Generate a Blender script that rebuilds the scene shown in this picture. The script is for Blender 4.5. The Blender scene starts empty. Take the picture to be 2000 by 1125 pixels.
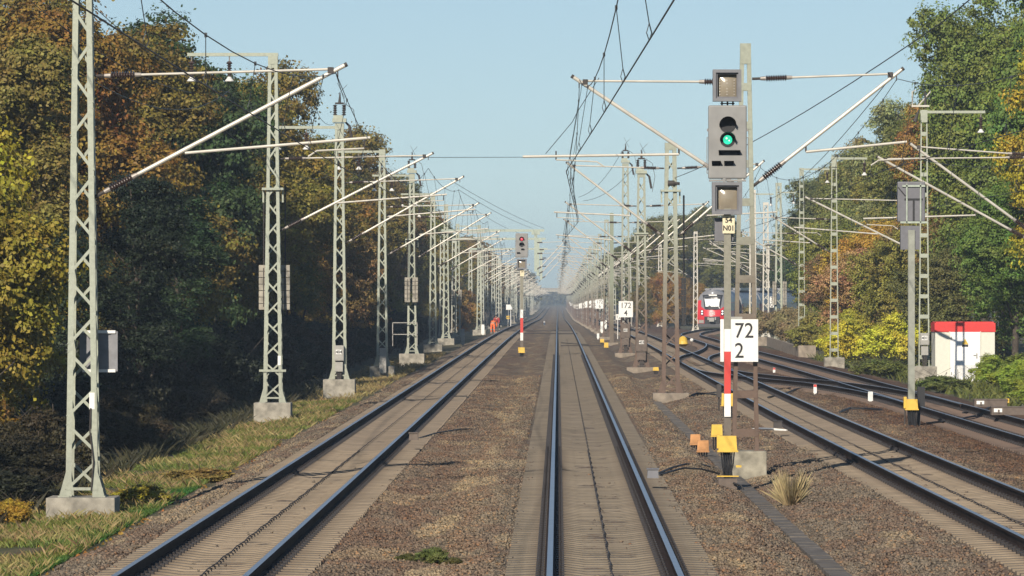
import bpy, bmesh, math, random
import numpy as np
from mathutils import Vector, Matrix
R = math.radians
sc = bpy.context.scene
col = sc.collection
random.seed(7)

# ------------------------------------------------------------------ camera, sky, sun, exposure
F, CX, CY, HC = 10700.0, 1090.0, 572.0, 3.24       # focal length in photo pixels, vanishing point, eye height
cd = bpy.data.cameras.new('camera')
cam = bpy.data.objects.new('camera', cd); col.objects.link(cam)
cam.location = (0, 0, HC); cam.rotation_euler = (R(90), 0, 0)
cd.sensor_width = 36.0; cd.lens = F / 2000 * 36
cd.shift_x = (1000 - CX) / 2000; cd.shift_y = (CY - 562.5) / 2000
cd.clip_start = 1; cd.clip_end = 20000
sc.camera = cam

SUN_EL, SUN_AZ = 27.0, 196.0                        # azimuth clockwise from +Y
w = bpy.data.worlds.new('World'); sc.world = w; w.use_nodes = True
nt = w.node_tree; nt.nodes.clear()
sky = nt.nodes.new('ShaderNodeTexSky'); sky.sky_type = 'NISHITA'; sky.sun_disc = False
sky.sun_elevation = R(SUN_EL); sky.sun_rotation = R(SUN_AZ)
sky.air_density = 1.0; sky.dust_density = 0.0; sky.ozone_density = 2.2; sky.altitude = 0
tcs = nt.nodes.new('ShaderNodeTexCoord'); lift = nt.nodes.new('ShaderNodeVectorMath'); lift.operation = 'ADD'; lift.inputs[1].default_value = (0, 0, 0.055)
nt.links.new(tcs.outputs['Generated'], lift.inputs[0]); nt.links.new(lift.outputs[0], sky.inputs['Vector'])   # clear blue autumn air: no white band low down
bg = nt.nodes.new('ShaderNodeBackground'); bg.inputs['Strength'].default_value = 0.080
wo = nt.nodes.new('ShaderNodeOutputWorld')
nt.links.new(sky.outputs[0], bg.inputs[0]); nt.links.new(bg.outputs[0], wo.inputs[0])

sd = bpy.data.lights.new('sun', 'SUN'); sd.energy = 5.0; sd.angle = R(0.5); sd.color = (1.0, 0.90, 0.76)
so = bpy.data.objects.new('sun', sd); col.objects.link(so)
sv = Vector((math.sin(R(SUN_AZ)) * math.cos(R(SUN_EL)), math.cos(R(SUN_AZ)) * math.cos(R(SUN_EL)), math.sin(R(SUN_EL))))
so.rotation_euler = sv.to_track_quat('Z', 'Y').to_euler(); so.location = (-60, -200, 120)

sc.view_settings.view_transform = 'Standard'; sc.view_settings.look = 'None'
sc.view_settings.exposure = 0.15; sc.view_settings.gamma = 1.0
sc.render.engine = 'CYCLES'
sc.cycles.use_denoising = True
sc.cycles.max_bounces = 6; sc.cycles.diffuse_bounces = 2; sc.cycles.glossy_bounces = 2
sc.cycles.transmission_bounces = 2; sc.cycles.transparent_max_bounces = 8; sc.cycles.volume_bounces = 0
sc.cycles.caustics_reflective = False; sc.cycles.caustics_refractive = False

# ------------------------------------------------------------------ helpers
def sst(t):
    t = np.clip(t, 0, 1); return t * t * (3 - 2 * t)
def gz(d):                                          # the line falls away gently in the distance
    return -2.4 * sst((d - 330) / 1050.0) - 0.5 * np.clip((d - 1280) / 1000.0, 0, 1)
def P(px, py, d):                                   # photo pixel at a distance -> point
    return Vector(((px - CX) * d / F, d, HC + (CY - py) * d / F))
PRX = [-400, -60, -30, -13, -9.5, -7.2, -6.6, -5.95, -2.85, -1.9, -0.85, 2.15, 2.75, 3.5, 4.3, 5.2, 8.1, 8.9, 9.5, 12.9, 14, 18, 30, 60, 400]
PRZ = [-2.0, -2.0, -1.9, -1.5, -0.68, -0.48, -0.44, -0.235, -0.235, -0.29, -0.235, -0.225, -0.20, -0.44, -0.28, -0.225, -0.235, -0.27, -0.235, -0.235, -0.36, -0.30, -0.2, -0.2, -0.2]
def gp(x, d=0): return float(np.interp(x, PRX, PRZ) + gz(d))

def tag(o, label=None, cat=None, group=None, kind=None):
    if label: o['label'] = label
    if cat: o['category'] = cat
    if group: o['group'] = group
    if kind: o['kind'] = kind
    return o
def empty(name, loc, rz=0, label=None, cat=None, group=None):
    o = bpy.data.objects.new(name, None); col.objects.link(o)
    o.location = loc; o.rotation_euler = (0, 0, rz); o.empty_display_size = 0.3
    return tag(o, label, cat, group)
def kids(o): return CH.get(o.name, [])
CH = {}
def link(name, me, parent=None, loc=None):
    o = bpy.data.objects.new(name, me); col.objects.link(o)
    if parent is not None: o.parent = parent; CH.setdefault(parent.name, []).append(o)
    if loc is not None: o.location = loc
    return o
def dup(o, parent=None, loc=None, label=None, group=None):
    c = o.copy(); col.objects.link(c)
    if parent is not None: c.parent = parent; CH.setdefault(parent.name, []).append(c)
    if loc is not None: c.location = loc
    if label: c['label'] = label
    if group: c['group'] = group
    for k in list(kids(o)): dup(k, c)
    return c

class MB:
    """collects boxes, bars, tubes and prisms, links them as one mesh object"""
    def __init__(s): s.v = []; s.f = []; s.m = []
    def add(s, vs, fs, mi=0):
        b = len(s.v); s.v += [tuple(v) for v in vs]
        s.f += [tuple(b + i for i in f) for f in fs]; s.m += [mi] * len(fs); return s
    def box(s, c, d, mi=0, M=None, taper=1.0):
        x, y, z = d[0] / 2, d[1] / 2, d[2] / 2; t = taper
        vs = [(-x, -y, -z), (x, -y, -z), (x, y, -z), (-x, y, -z), (-x * t, -y * t, z), (x * t, -y * t, z), (x * t, y * t, z), (-x * t, y * t, z)]
        vs = [Vector(v) for v in vs]
        if M is not None: vs = [M @ v for v in vs]
        c = Vector(c); vs = [v + c for v in vs]
        return s.add(vs, [(3, 2, 1, 0), (4, 5, 6, 7), (0, 1, 5, 4), (1, 2, 6, 5), (2, 3, 7, 6), (3, 0, 4, 7)], mi)
    def bar(s, p, q, a, b, mi=0, up=(0, 0, 1)):      # a = width, b = height
        p, q = Vector(p), Vector(q); d = (q - p).normalized(); u = Vector(up)
        if abs(d.dot(u)) > 0.98: u = Vector((0, 1, 0))
        sx = d.cross(u).normalized(); sy = sx.cross(d).normalized()
        vs = []
        for e in (p, q):
            for i, j in ((-1, -1), (1, -1), (1, 1), (-1, 1)): vs.append(e + sx * (i * a / 2) + sy * (j * b / 2))
        return s.add(vs, [(0, 1, 2, 3), (7, 6, 5, 4), (0, 4, 5, 1), (1, 5, 6, 2), (2, 6, 7, 3), (3, 7, 4, 0)], mi)
    def tube(s, pts, r, n=8, mi=0, cap=True):
        pts = [Vector(p) for p in pts]; rs = r if isinstance(r, (list, tuple)) else [r] * len(pts)
        vs, fs = [], []; ref = None
        for i, p in enumerate(pts):
            d = (pts[min(i + 1, len(pts) - 1)] - pts[max(i - 1, 0)]).normalized()
            if ref is None:
                ref = Vector((0, 0, 1)) if abs(d.z) < 0.9 else Vector((1, 0, 0))
            sx = d.cross(ref).normalized(); sy = sx.cross(d).normalized(); ref = sy
            for k in range(n):
                a = 2 * math.pi * k / n; vs.append(p + (sx * math.cos(a) + sy * math.sin(a)) * rs[i])
        for i in range(len(pts) - 1):
            for k in range(n):
                k2 = (k + 1) % n; fs.append((i * n + k, i * n + k2, (i + 1) * n + k2, (i + 1) * n + k))
        if cap:
            fs.append(tuple(range(n - 1, -1, -1))); fs.append(tuple((len(pts) - 1) * n + k for k in range(n)))
        return s.add(vs, fs, mi)
    def prism(s, outline, y0, y1, mi=0):             # outline in x,z (counter-clockwise seen from -y), extruded along y
        n = len(outline)
        vs = [(x, y0, z) for x, z in outline] + [(x, y1, z) for x, z in outline]
        fs = [tuple(range(n)), tuple(range(2 * n - 1, n - 1, -1))]
        fs += [(i, i + n, (i + 1) % n + n, (i + 1) % n) for i in range(n)]
        return s.add(vs, fs, mi)
    def mesh(s, name, mats, smooth=False):
        me = bpy.data.meshes.new(name); me.from_pydata(s.v, [], s.f)
        for m in (mats if isinstance(mats, (list, tuple)) else [mats]): me.materials.append(m)
        if any(s.m): me.polygons.foreach_set('material_index', s.m)
        if smooth: me.polygons.foreach_set('use_smooth', [True] * len(s.f))
        me.update(); return me
    def build(s, name, mats, parent=None, loc=None, smooth=False, bevel=0):
        me = s.mesh(name, mats, smooth)
        if bevel:
            bm = bmesh.new(); bm.from_mesh(me)
            bmesh.ops.bevel(bm, geom=bm.edges[:], offset=bevel, segments=2, affect='EDGES', profile=0.6)
            bm.to_mesh(me); bm.free()
        return link(name, me, parent, loc)

def np_mesh(name, verts, nper, mats):
    """one mesh of equal polygons, verts (n*nper,3) laid out in face order"""
    n = len(verts) // nper
    me = bpy.data.meshes.new(name)
    me.vertices.add(len(verts)); me.vertices.foreach_set('co', verts.astype(np.float32).ravel())
    me.loops.add(n * nper); me.loops.foreach_set('vertex_index', np.arange(n * nper, dtype=np.int32))
    me.polygons.add(n); me.polygons.foreach_set('loop_start', np.arange(0, n * nper, nper, dtype=np.int32))
    for m in (mats if isinstance(mats, (list, tuple)) else [mats]): me.materials.append(m)
    me.update(); return me
def np_mesh_idx(name, verts, faces, mats):
    n, k = faces.shape
    me = bpy.data.meshes.new(name)
    me.vertices.add(len(verts)); me.vertices.foreach_set('co', verts.astype(np.float32).ravel())
    me.loops.add(n * k); me.loops.foreach_set('vertex_index', faces.astype(np.int32).ravel())
    me.polygons.add(n); me.polygons.foreach_set('loop_start', np.arange(0, n * k, k, dtype=np.int32))
    for m in (mats if isinstance(mats, (list, tuple)) else [mats]): me.materials.append(m)
    me.update(); return me

def text(name, s, size, mat, parent, loc, thick=0.0, align='CENTER', sx=1.0, depth=0.004):
    """upright lettering facing -y, loc = bottom centre of its line"""
    cu = bpy.data.curves.new('lettering', 'FONT'); cu.body = s; cu.size = size; cu.align_x = align
    cu.offset = thick; cu.extrude = depth
    t = bpy.data.objects.new('lettering', cu); col.objects.link(t)
    bpy.context.view_layer.update()
    me = bpy.data.meshes.new_from_object(t.evaluated_get(bpy.context.evaluated_depsgraph_get()))
    bpy.data.objects.remove(t); bpy.data.curves.remove(cu)
    me.transform(Matrix.Rotation(R(90), 4, 'X') @ Matrix.Diagonal((sx, 1, 1, 1)))
    me.materials.clear(); me.materials.append(mat)
    return link(name, me, parent, loc)

# ------------------------------------------------------------------ materials
def mat(name, base, rough=0.7, metal=0.0, var=0.15, scale=8.0, bump=0.0, bscale=40.0, emit=None, estr=0.0):
    m = bpy.data.materials.new(name); m.use_nodes = True; n = m.node_tree.nodes; l = m.node_tree.links
    b = n['Principled BSDF']; b.inputs['Roughness'].default_value = rough; b.inputs['Metallic'].default_value = metal
    tc = n.new('ShaderNodeTexCoord')
    nz = n.new('ShaderNodeTexNoise'); nz.inputs['Scale'].default_value = scale; nz.inputs['Detail'].default_value = 6
    l.new(tc.outputs['Object'], nz.inputs['Vector'])
    mr = n.new('ShaderNodeMapRange'); mr.inputs[1].default_value = 0.3; mr.inputs[2].default_value = 0.7
    mr.inputs[3].default_value = 1 - var; mr.inputs[4].default_value = 1 + var
    l.new(nz.outputs[0], mr.inputs[0])
    mx = n.new('ShaderNodeVectorMath'); mx.operation = 'SCALE'; mx.inputs[0].default_value = base[:3]
    l.new(mr.outputs[0], mx.inputs['Scale']); l.new(mx.outputs[0], b.inputs['Base Color'])
    if bump:
        n2 = n.new('ShaderNodeTexNoise'); n2.inputs['Scale'].default_value = bscale; n2.inputs['Detail'].default_value = 4
        l.new(tc.outputs['Object'], n2.inputs['Vector'])
        bp = n.new('ShaderNodeBump'); bp.inputs['Strength'].default_value = bump; bp.inputs['Distance'].default_value = 0.02
        l.new(n2.outputs[0], bp.inputs['Height']); l.new(bp.outputs[0], b.inputs['Normal'])
    if emit:
        b.inputs['Emission Color'].default_value = (*emit, 1); b.inputs['Emission Strength'].default_value = estr
    return m
def ramp(n, stops):
    r = n.new('ShaderNodeValToRGB'); e = r.color_ramp.elements
    while len(e) < len(stops): e.new(0.5)
    for k, (p, c) in zip(e, stops): k.position = p; k.color = (*c, 1)
    return r

def mat_mast(name, paint, rust, h0, h1):
    """grey-green paint with brake dust and rust on the lower length (height over the mast's own base)"""
    m = bpy.data.materials.new(name); m.use_nodes = True; n = m.node_tree.nodes; l = m.node_tree.links
    b = n['Principled BSDF']; b.inputs['Roughness'].default_value = 0.55
    tc = n.new('ShaderNodeTexCoord'); sp = n.new('ShaderNodeSeparateXYZ'); l.new(tc.outputs['Object'], sp.inputs[0])
    nz = n.new('ShaderNodeTexNoise'); nz.inputs['Scale'].default_value = 2.0; nz.inputs['Detail'].default_value = 8
    l.new(tc.outputs['Object'], nz.inputs[0])
    ad = n.new('ShaderNodeMath'); ad.operation = 'MULTIPLY_ADD'; ad.inputs[1].default_value = 1.6
    l.new(nz.outputs[0], ad.inputs[0]); l.new(sp.outputs[2], ad.inputs[2])
    mr = n.new('ShaderNodeMapRange'); mr.inputs[1].default_value = h0 + 0.8; mr.inputs[2].default_value = h1 + 0.8
    l.new(ad.outputs[0], mr.inputs[0])
    mx = n.new('ShaderNodeMix'); mx.data_type = 'RGBA'
    mx.inputs[6].default_value = (*rust, 1); mx.inputs[7].default_value = (*paint, 1)
    l.new(mr.outputs[0], mx.inputs[0])
    n3 = n.new('ShaderNodeTexNoise'); n3.inputs['Scale'].default_value = 14; n3.inputs['Detail'].default_value = 8; n3.inputs['Roughness'].default_value = 0.7
    l.new(tc.outputs['Object'], n3.inputs[0])
    r3 = n.new('ShaderNodeMapRange'); r3.inputs[1].default_value = 0.3; r3.inputs[2].default_value = 0.7; r3.inputs[3].default_value = 0.78; r3.inputs[4].default_value = 1.12
    l.new(n3.outputs[0], r3.inputs[0])
    sc_ = n.new('ShaderNodeVectorMath'); sc_.operation = 'SCALE'
    l.new(mx.outputs[2], sc_.inputs[0]); l.new(r3.outputs[0], sc_.inputs['Scale']); l.new(sc_.outputs[0], b.inputs['Base Color'])
    return m

def mat_foliage(name):
    m = bpy.data.materials.new(name); m.use_nodes = True; n = m.node_tree.nodes; l = m.node_tree.links
    b = n['Principled BSDF']; b.inputs['Roughness'].default_value = 0.6; b.inputs['Specular IOR Level'].default_value = 0.3
    oi = n.new('ShaderNodeObjectInfo'); ge = n.new('ShaderNodeNewGeometry')
    tc = n.new('ShaderNodeTexCoord')
    # patches of a second tint (object colour alpha is how much of it): yellow-brown turning leaves
    nz = n.new('ShaderNodeTexNoise'); nz.inputs['Scale'].default_value = 0.55; nz.inputs['Detail'].default_value = 3
    va = n.new('ShaderNodeVectorMath'); l.new(tc.outputs['Object'], va.inputs[0]); l.new(oi.outputs['Random'], va.inputs[1])
    sc0 = n.new('ShaderNodeVectorMath'); sc0.operation = 'SCALE'; sc0.inputs['Scale'].default_value = 1.0
    l.new(va.outputs[0], nz.inputs[0])
    hv = n.new('ShaderNodeHueSaturation')
    l.new(oi.outputs['Color'], hv.inputs['Color'])
    a1 = n.new('ShaderNodeMath'); a1.operation = 'MULTIPLY_ADD'; a1.inputs[1].default_value = -0.15; a1.inputs[2].default_value = 0.582
    l.new(nz.outputs[0], a1.inputs[0])
    a2 = n.new('ShaderNodeMath'); a2.operation = 'MULTIPLY_ADD'; a2.inputs[1].default_value = 0.03; a2.inputs[2].default_value = -0.015
    l.new(ge.outputs['Random Per Island'], a2.inputs[0])
    a3 = n.new('ShaderNodeMath'); l.new(a1.outputs[0], a3.inputs[0]); l.new(a2.outputs[0], a3.inputs[1]); l.new(a3.outputs[0], hv.inputs['Hue'])
    wn = n.new('ShaderNodeTexWhiteNoise'); wn.noise_dimensions = '1D'; l.new(ge.outputs['Random Per Island'], wn.inputs['W'])
    v1 = n.new('ShaderNodeMapRange'); v1.inputs[3].default_value = 0.68; v1.inputs[4].default_value = 1.38; l.new(wn.outputs[0], v1.inputs[0])
    l.new(v1.outputs[0], hv.inputs['Value'])
    l.new(hv.outputs[0], b.inputs['Base Color'])
    tr = n.new('ShaderNodeBsdfTranslucent'); l.new(hv.outputs[0], tr.inputs[0])
    ms = n.new('ShaderNodeMixShader'); ms.inputs[0].default_value = 0.16
    l.new(b.outputs[0], ms.inputs[1]); l.new(tr.outputs[0], ms.inputs[2]); l.new(ms.outputs[0], n['Material Output'].inputs[0])
    return m

def mat_stone_mix(name, island):
    """ballast: brown-grey basalt with rust and tan patches; darker and browner round the sidings on the right"""
    m = bpy.data.materials.new(name); m.use_nodes = True; n = m.node_tree.nodes; l = m.node_tree.links
    b = n['Principled BSDF']; b.inputs['Roughness'].default_value = 0.9; b.inputs['Specular IOR Level'].default_value = 0.2
    tc = n.new('ShaderNodeTexCoord'); co = tc.outputs['Object']
    big = n.new('ShaderNodeTexNoise'); big.inputs['Scale'].default_value = 0.55; big.inputs['Detail'].default_value = 5
    mp = n.new('ShaderNodeMapping'); mp.inputs['Scale'].default_value = (1.6, 0.22, 1); l.new(co, mp.inputs[0]); l.new(mp.outputs[0], big.inputs[0])
    rb = ramp(n, [(0.30, (0.146, 0.119, 0.092)), (0.43, (0.188, 0.158, 0.122)), (0.50, (0.168, 0.121, 0.090)), (0.55, (0.164, 0.132, 0.103)), (0.61, (0.262, 0.212, 0.146)), (0.74, (0.194, 0.167, 0.131))])
    l.new(big.outputs[0], rb.inputs[0])
    if island:
        ge = n.new('ShaderNodeNewGeometry'); rnd = ge.outputs['Random Per Island']
    else:
        vo = n.new('ShaderNodeTexVoronoi'); vo.inputs['Scale'].default_value = 17.0; l.new(co, vo.inputs[0])
        sp = n.new('ShaderNodeSeparateColor'); l.new(vo.outputs['Color'], sp.inputs[0]); rnd = sp.outputs[0]
        bp = n.new('ShaderNodeBump'); bp.inputs['Strength'].default_value = 0.9; bp.inputs['Distance'].default_value = 0.035; bp.invert = True
        l.new(vo.outputs['Distance'], bp.inputs['Height']); l.new(bp.outputs[0], b.inputs['Normal'])
    rs = ramp(n, [(0.0, (0.62, 0.60, 0.58)), (0.35, (0.88, 0.87, 0.85)), (0.6, (1.05, 1.01, 0.96)), (0.85, (1.28, 1.26, 1.22)), (0.97, (1.4, 1.1, 0.85))])
    l.new(rnd, rs.inputs[0])
    mu = n.new('ShaderNodeMix'); mu.data_type = 'RGBA'; mu.blend_type = 'MULTIPLY'; mu.inputs[0].default_value = 1.0
    l.new(rb.outputs[0], mu.inputs[6]); l.new(rs.outputs[0], mu.inputs[7])
    sx = n.new('ShaderNodeSeparateXYZ'); l.new(co, sx.inputs[0])
    mr = n.new('ShaderNodeMapRange'); mr.inputs[1].default_value = 7.6; mr.inputs[2].default_value = 9.6; l.new(sx.outputs[0], mr.inputs[0])
    # worn tan gravel beside the middle track and beside the trough, rust-red band between the left tracks
    xw = n.new('ShaderNodeMath'); xw.operation = 'MULTIPLY_ADD'; xw.inputs[1].default_value = 1.6; l.new(big.outputs[0], xw.inputs[0]); l.new(sx.outputs[0], xw.inputs[2])
    xr = n.new('ShaderNodeMapRange'); xr.inputs[1].default_value = -4.0; xr.inputs[2].default_value = 6.0; l.new(xw.outputs[0], xr.inputs[0])
    bt = ramp(n, [(0.10, (1, 1, 1)), (0.235, (.97, .90, .87)), (0.285, (1.0, .97, .94)), (0.335, (1.20, 1.16, 1.06)), (0.40, (1.0, 1.0, 1.0)), (0.66, (1, 1, 1)), (0.715, (1.12, 1.08, 1.0)), (0.78, (1, 1, 1))]); l.new(xr.outputs[0], bt.inputs[0])
    bm_ = n.new('ShaderNodeMix'); bm_.data_type = 'RGBA'; bm_.blend_type = 'MULTIPLY'; bm_.inputs[0].default_value = 1.0; l.new(mu.outputs[2], bm_.inputs[6]); l.new(bt.outputs[0], bm_.inputs[7]); mu = bm_
    dk = n.new('ShaderNodeMix'); dk.data_type = 'RGBA'; dk.blend_type = 'MULTIPLY'; dk.inputs[7].default_value = (0.66, 0.52, 0.46, 1)
    l.new(mr.outputs[0], dk.inputs[0]); l.new(mu.outputs[2], dk.inputs[6]); l.new(dk.outputs[2], b.inputs['Base Color'])
    return m

def mat_ground():
    m = bpy.data.materials.new('grassy_earth'); m.use_nodes = True; n = m.node_tree.nodes; l = m.node_tree.links
    b = n['Principled BSDF']; b.inputs['Roughness'].default_value = 0.95
    tc = n.new('ShaderNodeTexCoord')
    a = n.new('ShaderNodeTexNoise'); a.inputs['Scale'].default_value = 0.9; a.inputs['Detail'].default_value = 8; l.new(tc.outputs['Object'], a.inputs[0])
    r = ramp(n, [(0.3, (0.04, 0.045, 0.018)), (0.45, (0.075, 0.075, 0.028)), (0.58, (0.11, 0.085, 0.04)), (0.7, (0.075, 0.055, 0.035))])
    l.new(a.outputs[0], r.inputs[0]); l.new(r.outputs[0], b.inputs['Base Color'])
    n2 = n.new('ShaderNodeTexNoise'); n2.inputs['Scale'].default_value = 12; l.new(tc.outputs['Object'], n2.inputs[0])
    bp = n.new('ShaderNodeBump'); bp.inputs['Strength'].default_value = 0.8; bp.inputs['Distance'].default_value = 0.05
    l.new(n2.outputs[0], bp.inputs['Height']); l.new(bp.outputs[0], b.inputs['Normal'])
    return m

M = {}
M['ground'] = mat_ground()
M['ballast'] = mat_stone_mix('ballast_bed', False)
M['stones'] = mat_stone_mix('ballast_stones', True)
M['foliage'] = mat_foliage('foliage')
M['bark'] = mat('bark', (0.07, 0.055, 0.042), 0.9, var=0.4, scale=5, bump=0.6)
M['mast'] = mat_mast('mast_paint', (0.36, 0.385, 0.305), (0.31, 0.325, 0.26), 0.0, 1.8)
M['mast_rust'] = mat_mast('mast_paint_rusty_foot', (0.31, 0.33, 0.26), (0.125, 0.078, 0.054), 2.0, 5.6)
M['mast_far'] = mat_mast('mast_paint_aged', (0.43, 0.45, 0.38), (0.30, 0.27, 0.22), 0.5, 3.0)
M['tube'] = mat('galvanised_tube', (0.54, 0.51, 0.44), 0.45, 0.15, var=0.12, scale=3)
M['insul'] = mat('brown_porcelain', (0.065, 0.045, 0.04), 0.25, var=0.2, scale=10)
M['cap'] = mat('insulator_cap_metal', (0.30, 0.27, 0.24), 0.5, 0.3)
M['white_insul'] = mat('white_porcelain', (0.75, 0.74, 0.70), 0.3)
M['wire'] = mat('copper_wire_dark', (0.05, 0.055, 0.06), 0.5, 0.4)
M['concrete'] = mat('weathered_concrete', (0.31, 0.285, 0.235), 0.9, var=0.42, scale=3.5, bump=0.3)
M['concrete_dirty'] = mat('moss_stained_concrete', (0.29, 0.265, 0.205), 0.9, var=0.4, scale=4.5, bump=0.5)
M['concrete_rust'] = mat('rust_stained_concrete', (0.27, 0.225, 0.175), 0.9, var=0.3, scale=3.0, bump=0.3)
def mat_sleeper(name, base, var):
    m = mat(name, base, 0.9, var=var, scale=2.5, bump=0.2); n = m.node_tree.nodes; l = m.node_tree.links; b = n['Principled BSDF']
    src = b.inputs['Base Color'].links[0].from_socket
    tc = n.new('ShaderNodeTexCoord'); sx = n.new('ShaderNodeSeparateXYZ'); l.new(tc.outputs['Object'], sx.inputs[0])
    ab = n.new('ShaderNodeMath'); ab.operation = 'ABSOLUTE'; l.new(sx.outputs[0], ab.inputs[0])
    su = n.new('ShaderNodeMath'); su.operation = 'SUBTRACT'; su.inputs[1].default_value = .7525; l.new(ab.outputs[0], su.inputs[0])
    a2 = n.new('ShaderNodeMath'); a2.operation = 'ABSOLUTE'; l.new(su.outputs[0], a2.inputs[0])
    mr = n.new('ShaderNodeMapRange'); mr.inputs[1].default_value = .10; mr.inputs[2].default_value = .34; mr.inputs[3].default_value = .55; mr.inputs[4].default_value = 0; l.new(a2.outputs[0], mr.inputs[0])
    oi = n.new('ShaderNodeObjectInfo'); rv = n.new('ShaderNodeMapRange'); rv.inputs[3].default_value = .86; rv.inputs[4].default_value = 1.12; l.new(oi.outputs['Random'], rv.inputs[0])
    sv_ = n.new('ShaderNodeVectorMath'); sv_.operation = 'SCALE'; l.new(src, sv_.inputs[0]); l.new(rv.outputs[0], sv_.inputs['Scale'])
    mx = n.new('ShaderNodeMix'); mx.data_type = 'RGBA'; mx.inputs[7].default_value = (.085, .06, .045, 1); l.new(mr.outputs[0], mx.inputs[0]); l.new(sv_.outputs[0], mx.inputs[6]); l.new(mx.outputs[2], b.inputs['Base Color'])
    return m
M['sleeper'] = mat_sleeper('sleeper_concrete', (0.238, 0.188, 0.132), 0.2)
M['sleeper_plain'] = mat('sleeper_concrete_far', (0.212, 0.168, 0.122), 0.9, var=0.2, scale=1.2)
M['sleeper_mid'] = mat_sleeper('sleeper_concrete_stained', (0.172, 0.142, 0.104), 0.26)
M['sleeper_mid_plain'] = mat('sleeper_stained_far', (0.160, 0.132, 0.098), 0.9, var=0.24, scale=1.2)
M['sleeper_old'] = mat('sleeper_rusty', (0.15, 0.105, 0.078), 0.9, var=0.25, scale=2.5, bump=0.2)
M['clip'] = mat('rail_clip_iron', (0.035, 0.030, 0.030), 0.6, 0.3)
M['rail_web'] = mat('rail_web_rust', (0.034, 0.024, 0.020), 0.8, 0.0, var=0.3, scale=3)
M['rail_web'].node_tree.nodes['Principled BSDF'].inputs['Specular IOR Level'].default_value = 0.06
M['rail_head'] = mat('rail_head_steel', (0.50, 0.51, 0.52), 0.36, 0.95, var=0.08, scale=2)
M['black'] = mat('black_paint', (0.012, 0.012, 0.014), 0.6)
M['soot'] = mat('dark_cast_iron', (0.05, 0.042, 0.038), 0.7)
M['housing'] = mat('signal_grey_paint', (0.235, 0.232, 0.224), 0.55, var=0.14, scale=3.5)
M['housing_mid'] = mat('indicator_frame_grey', (0.165, 0.168, 0.18), 0.5, var=0.12)
M['housing_dark'] = mat('signal_dark_grey', (0.14, 0.14, 0.155), 0.55, var=0.1)
M['glass_panel'] = mat('indicator_glass', (0.26, 0.225, 0.17), 0.16, var=0.2, scale=2)
M['white'] = mat('white_enamel', (0.78, 0.77, 0.73), 0.5, var=0.04)
M['red'] = mat('red_enamel', (0.58, 0.045, 0.035), 0.45, var=0.06)
M['yellow'] = mat('yellow_box_paint', (0.68, 0.44, 0.055), 0.55, var=0.12, scale=6)
M['orange_box'] = mat('weathered_orange_box', (0.52, 0.25, 0.09), 0.65, var=0.2, scale=6)
M['cream'] = mat('cream_plate', (0.70, 0.62, 0.42), 0.6, var=0.06)
M['ink'] = mat('black_ink', (0.02, 0.02, 0.022), 0.7)
M['green_lamp'] = mat('green_lamp', (0.0, 0.25, 0.15), 0.2, emit=(0.03, 0.75, 0.42), estr=1.0)
M['red_lamp'] = mat('red_lamp', (0.3, 0.0, 0.02), 0.2, emit=(0.8, 0.03, 0.06), estr=1.0)
M['lamp_white'] = mat('lit_headlamp', (0.8, 0.8, 0.8), 0.2, emit=(1, 0.97, 0.9), estr=0.9)
M['cabinet'] = mat('grey_cabinet', (0.33, 0.32, 0.29), 0.6, var=0.1)
M['cabinet_brown'] = mat('brake_dust_cabinet', (0.13, 0.10, 0.08), 0.75, var=0.2)
M['hut_wall'] = mat('hut_cream_wall', (0.66, 0.65, 0.55), 0.7, var=0.04)
M['hut_door'] = mat('hut_white_door', (0.80, 0.80, 0.80), 0.5, var=0.02)
M['hut_red'] = mat('hut_red_roof_band', (0.62, 0.035, 0.03), 0.5, var=0.04)
M['alu'] = mat('aluminium_sheet', (0.20, 0.20, 0.21), 0.5, 0.3)
M['orange_suit'] = mat('orange_workwear', (0.85, 0.16, 0.03), 0.8, var=0.1)
M['red_suit'] = mat('dark_red_jacket', (0.35, 0.03, 0.03), 0.8)
M['skin'] = mat('skin', (0.45, 0.26, 0.19), 0.6)
M['hair'] = mat('dark_hair', (0.02, 0.016, 0.013), 0.8)
M['train_red'] = mat('train_red', (0.60, 0.03, 0.04), 0.35, var=0.04)
M['train_grey'] = mat('train_grey', (0.22, 0.22, 0.23), 0.4, var=0.05)
M['train_glass'] = mat('train_glass', (0.03, 0.03, 0.032), 0.3)
M['reflection_patch'] = mat('windscreen_reflection_white', (0.78, 0.79, 0.77), 0.6)
M['skirt'] = mat('train_skirt_dark', (0.06, 0.06, 0.065), 0.6)
M['post'] = mat_mast('signal_post_paint', (0.235, 0.225, 0.175), (0.13, 0.105, 0.085), 1.2, 3.2)
M['post_green'] = mat('pale_green_post', (0.36, 0.41, 0.34), 0.6); M['post_olive'] = mat_mast('olive_girder_paint', (0.24, 0.27, 0.195), (0.13, 0.10, 0.07), 1.0, 4.5); M['post_grey'] = mat('grey_signal_post', (0.27, 0.28, 0.235), 0.6)
M['trough'] = mat('dark_trough_concrete', (0.125, 0.11, 0.095), 0.95, var=0.3, scale=4, bump=0.4)
M['brick'] = mat('far_bridge_concrete', (0.42, 0.38, 0.30), 0.9)

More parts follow.
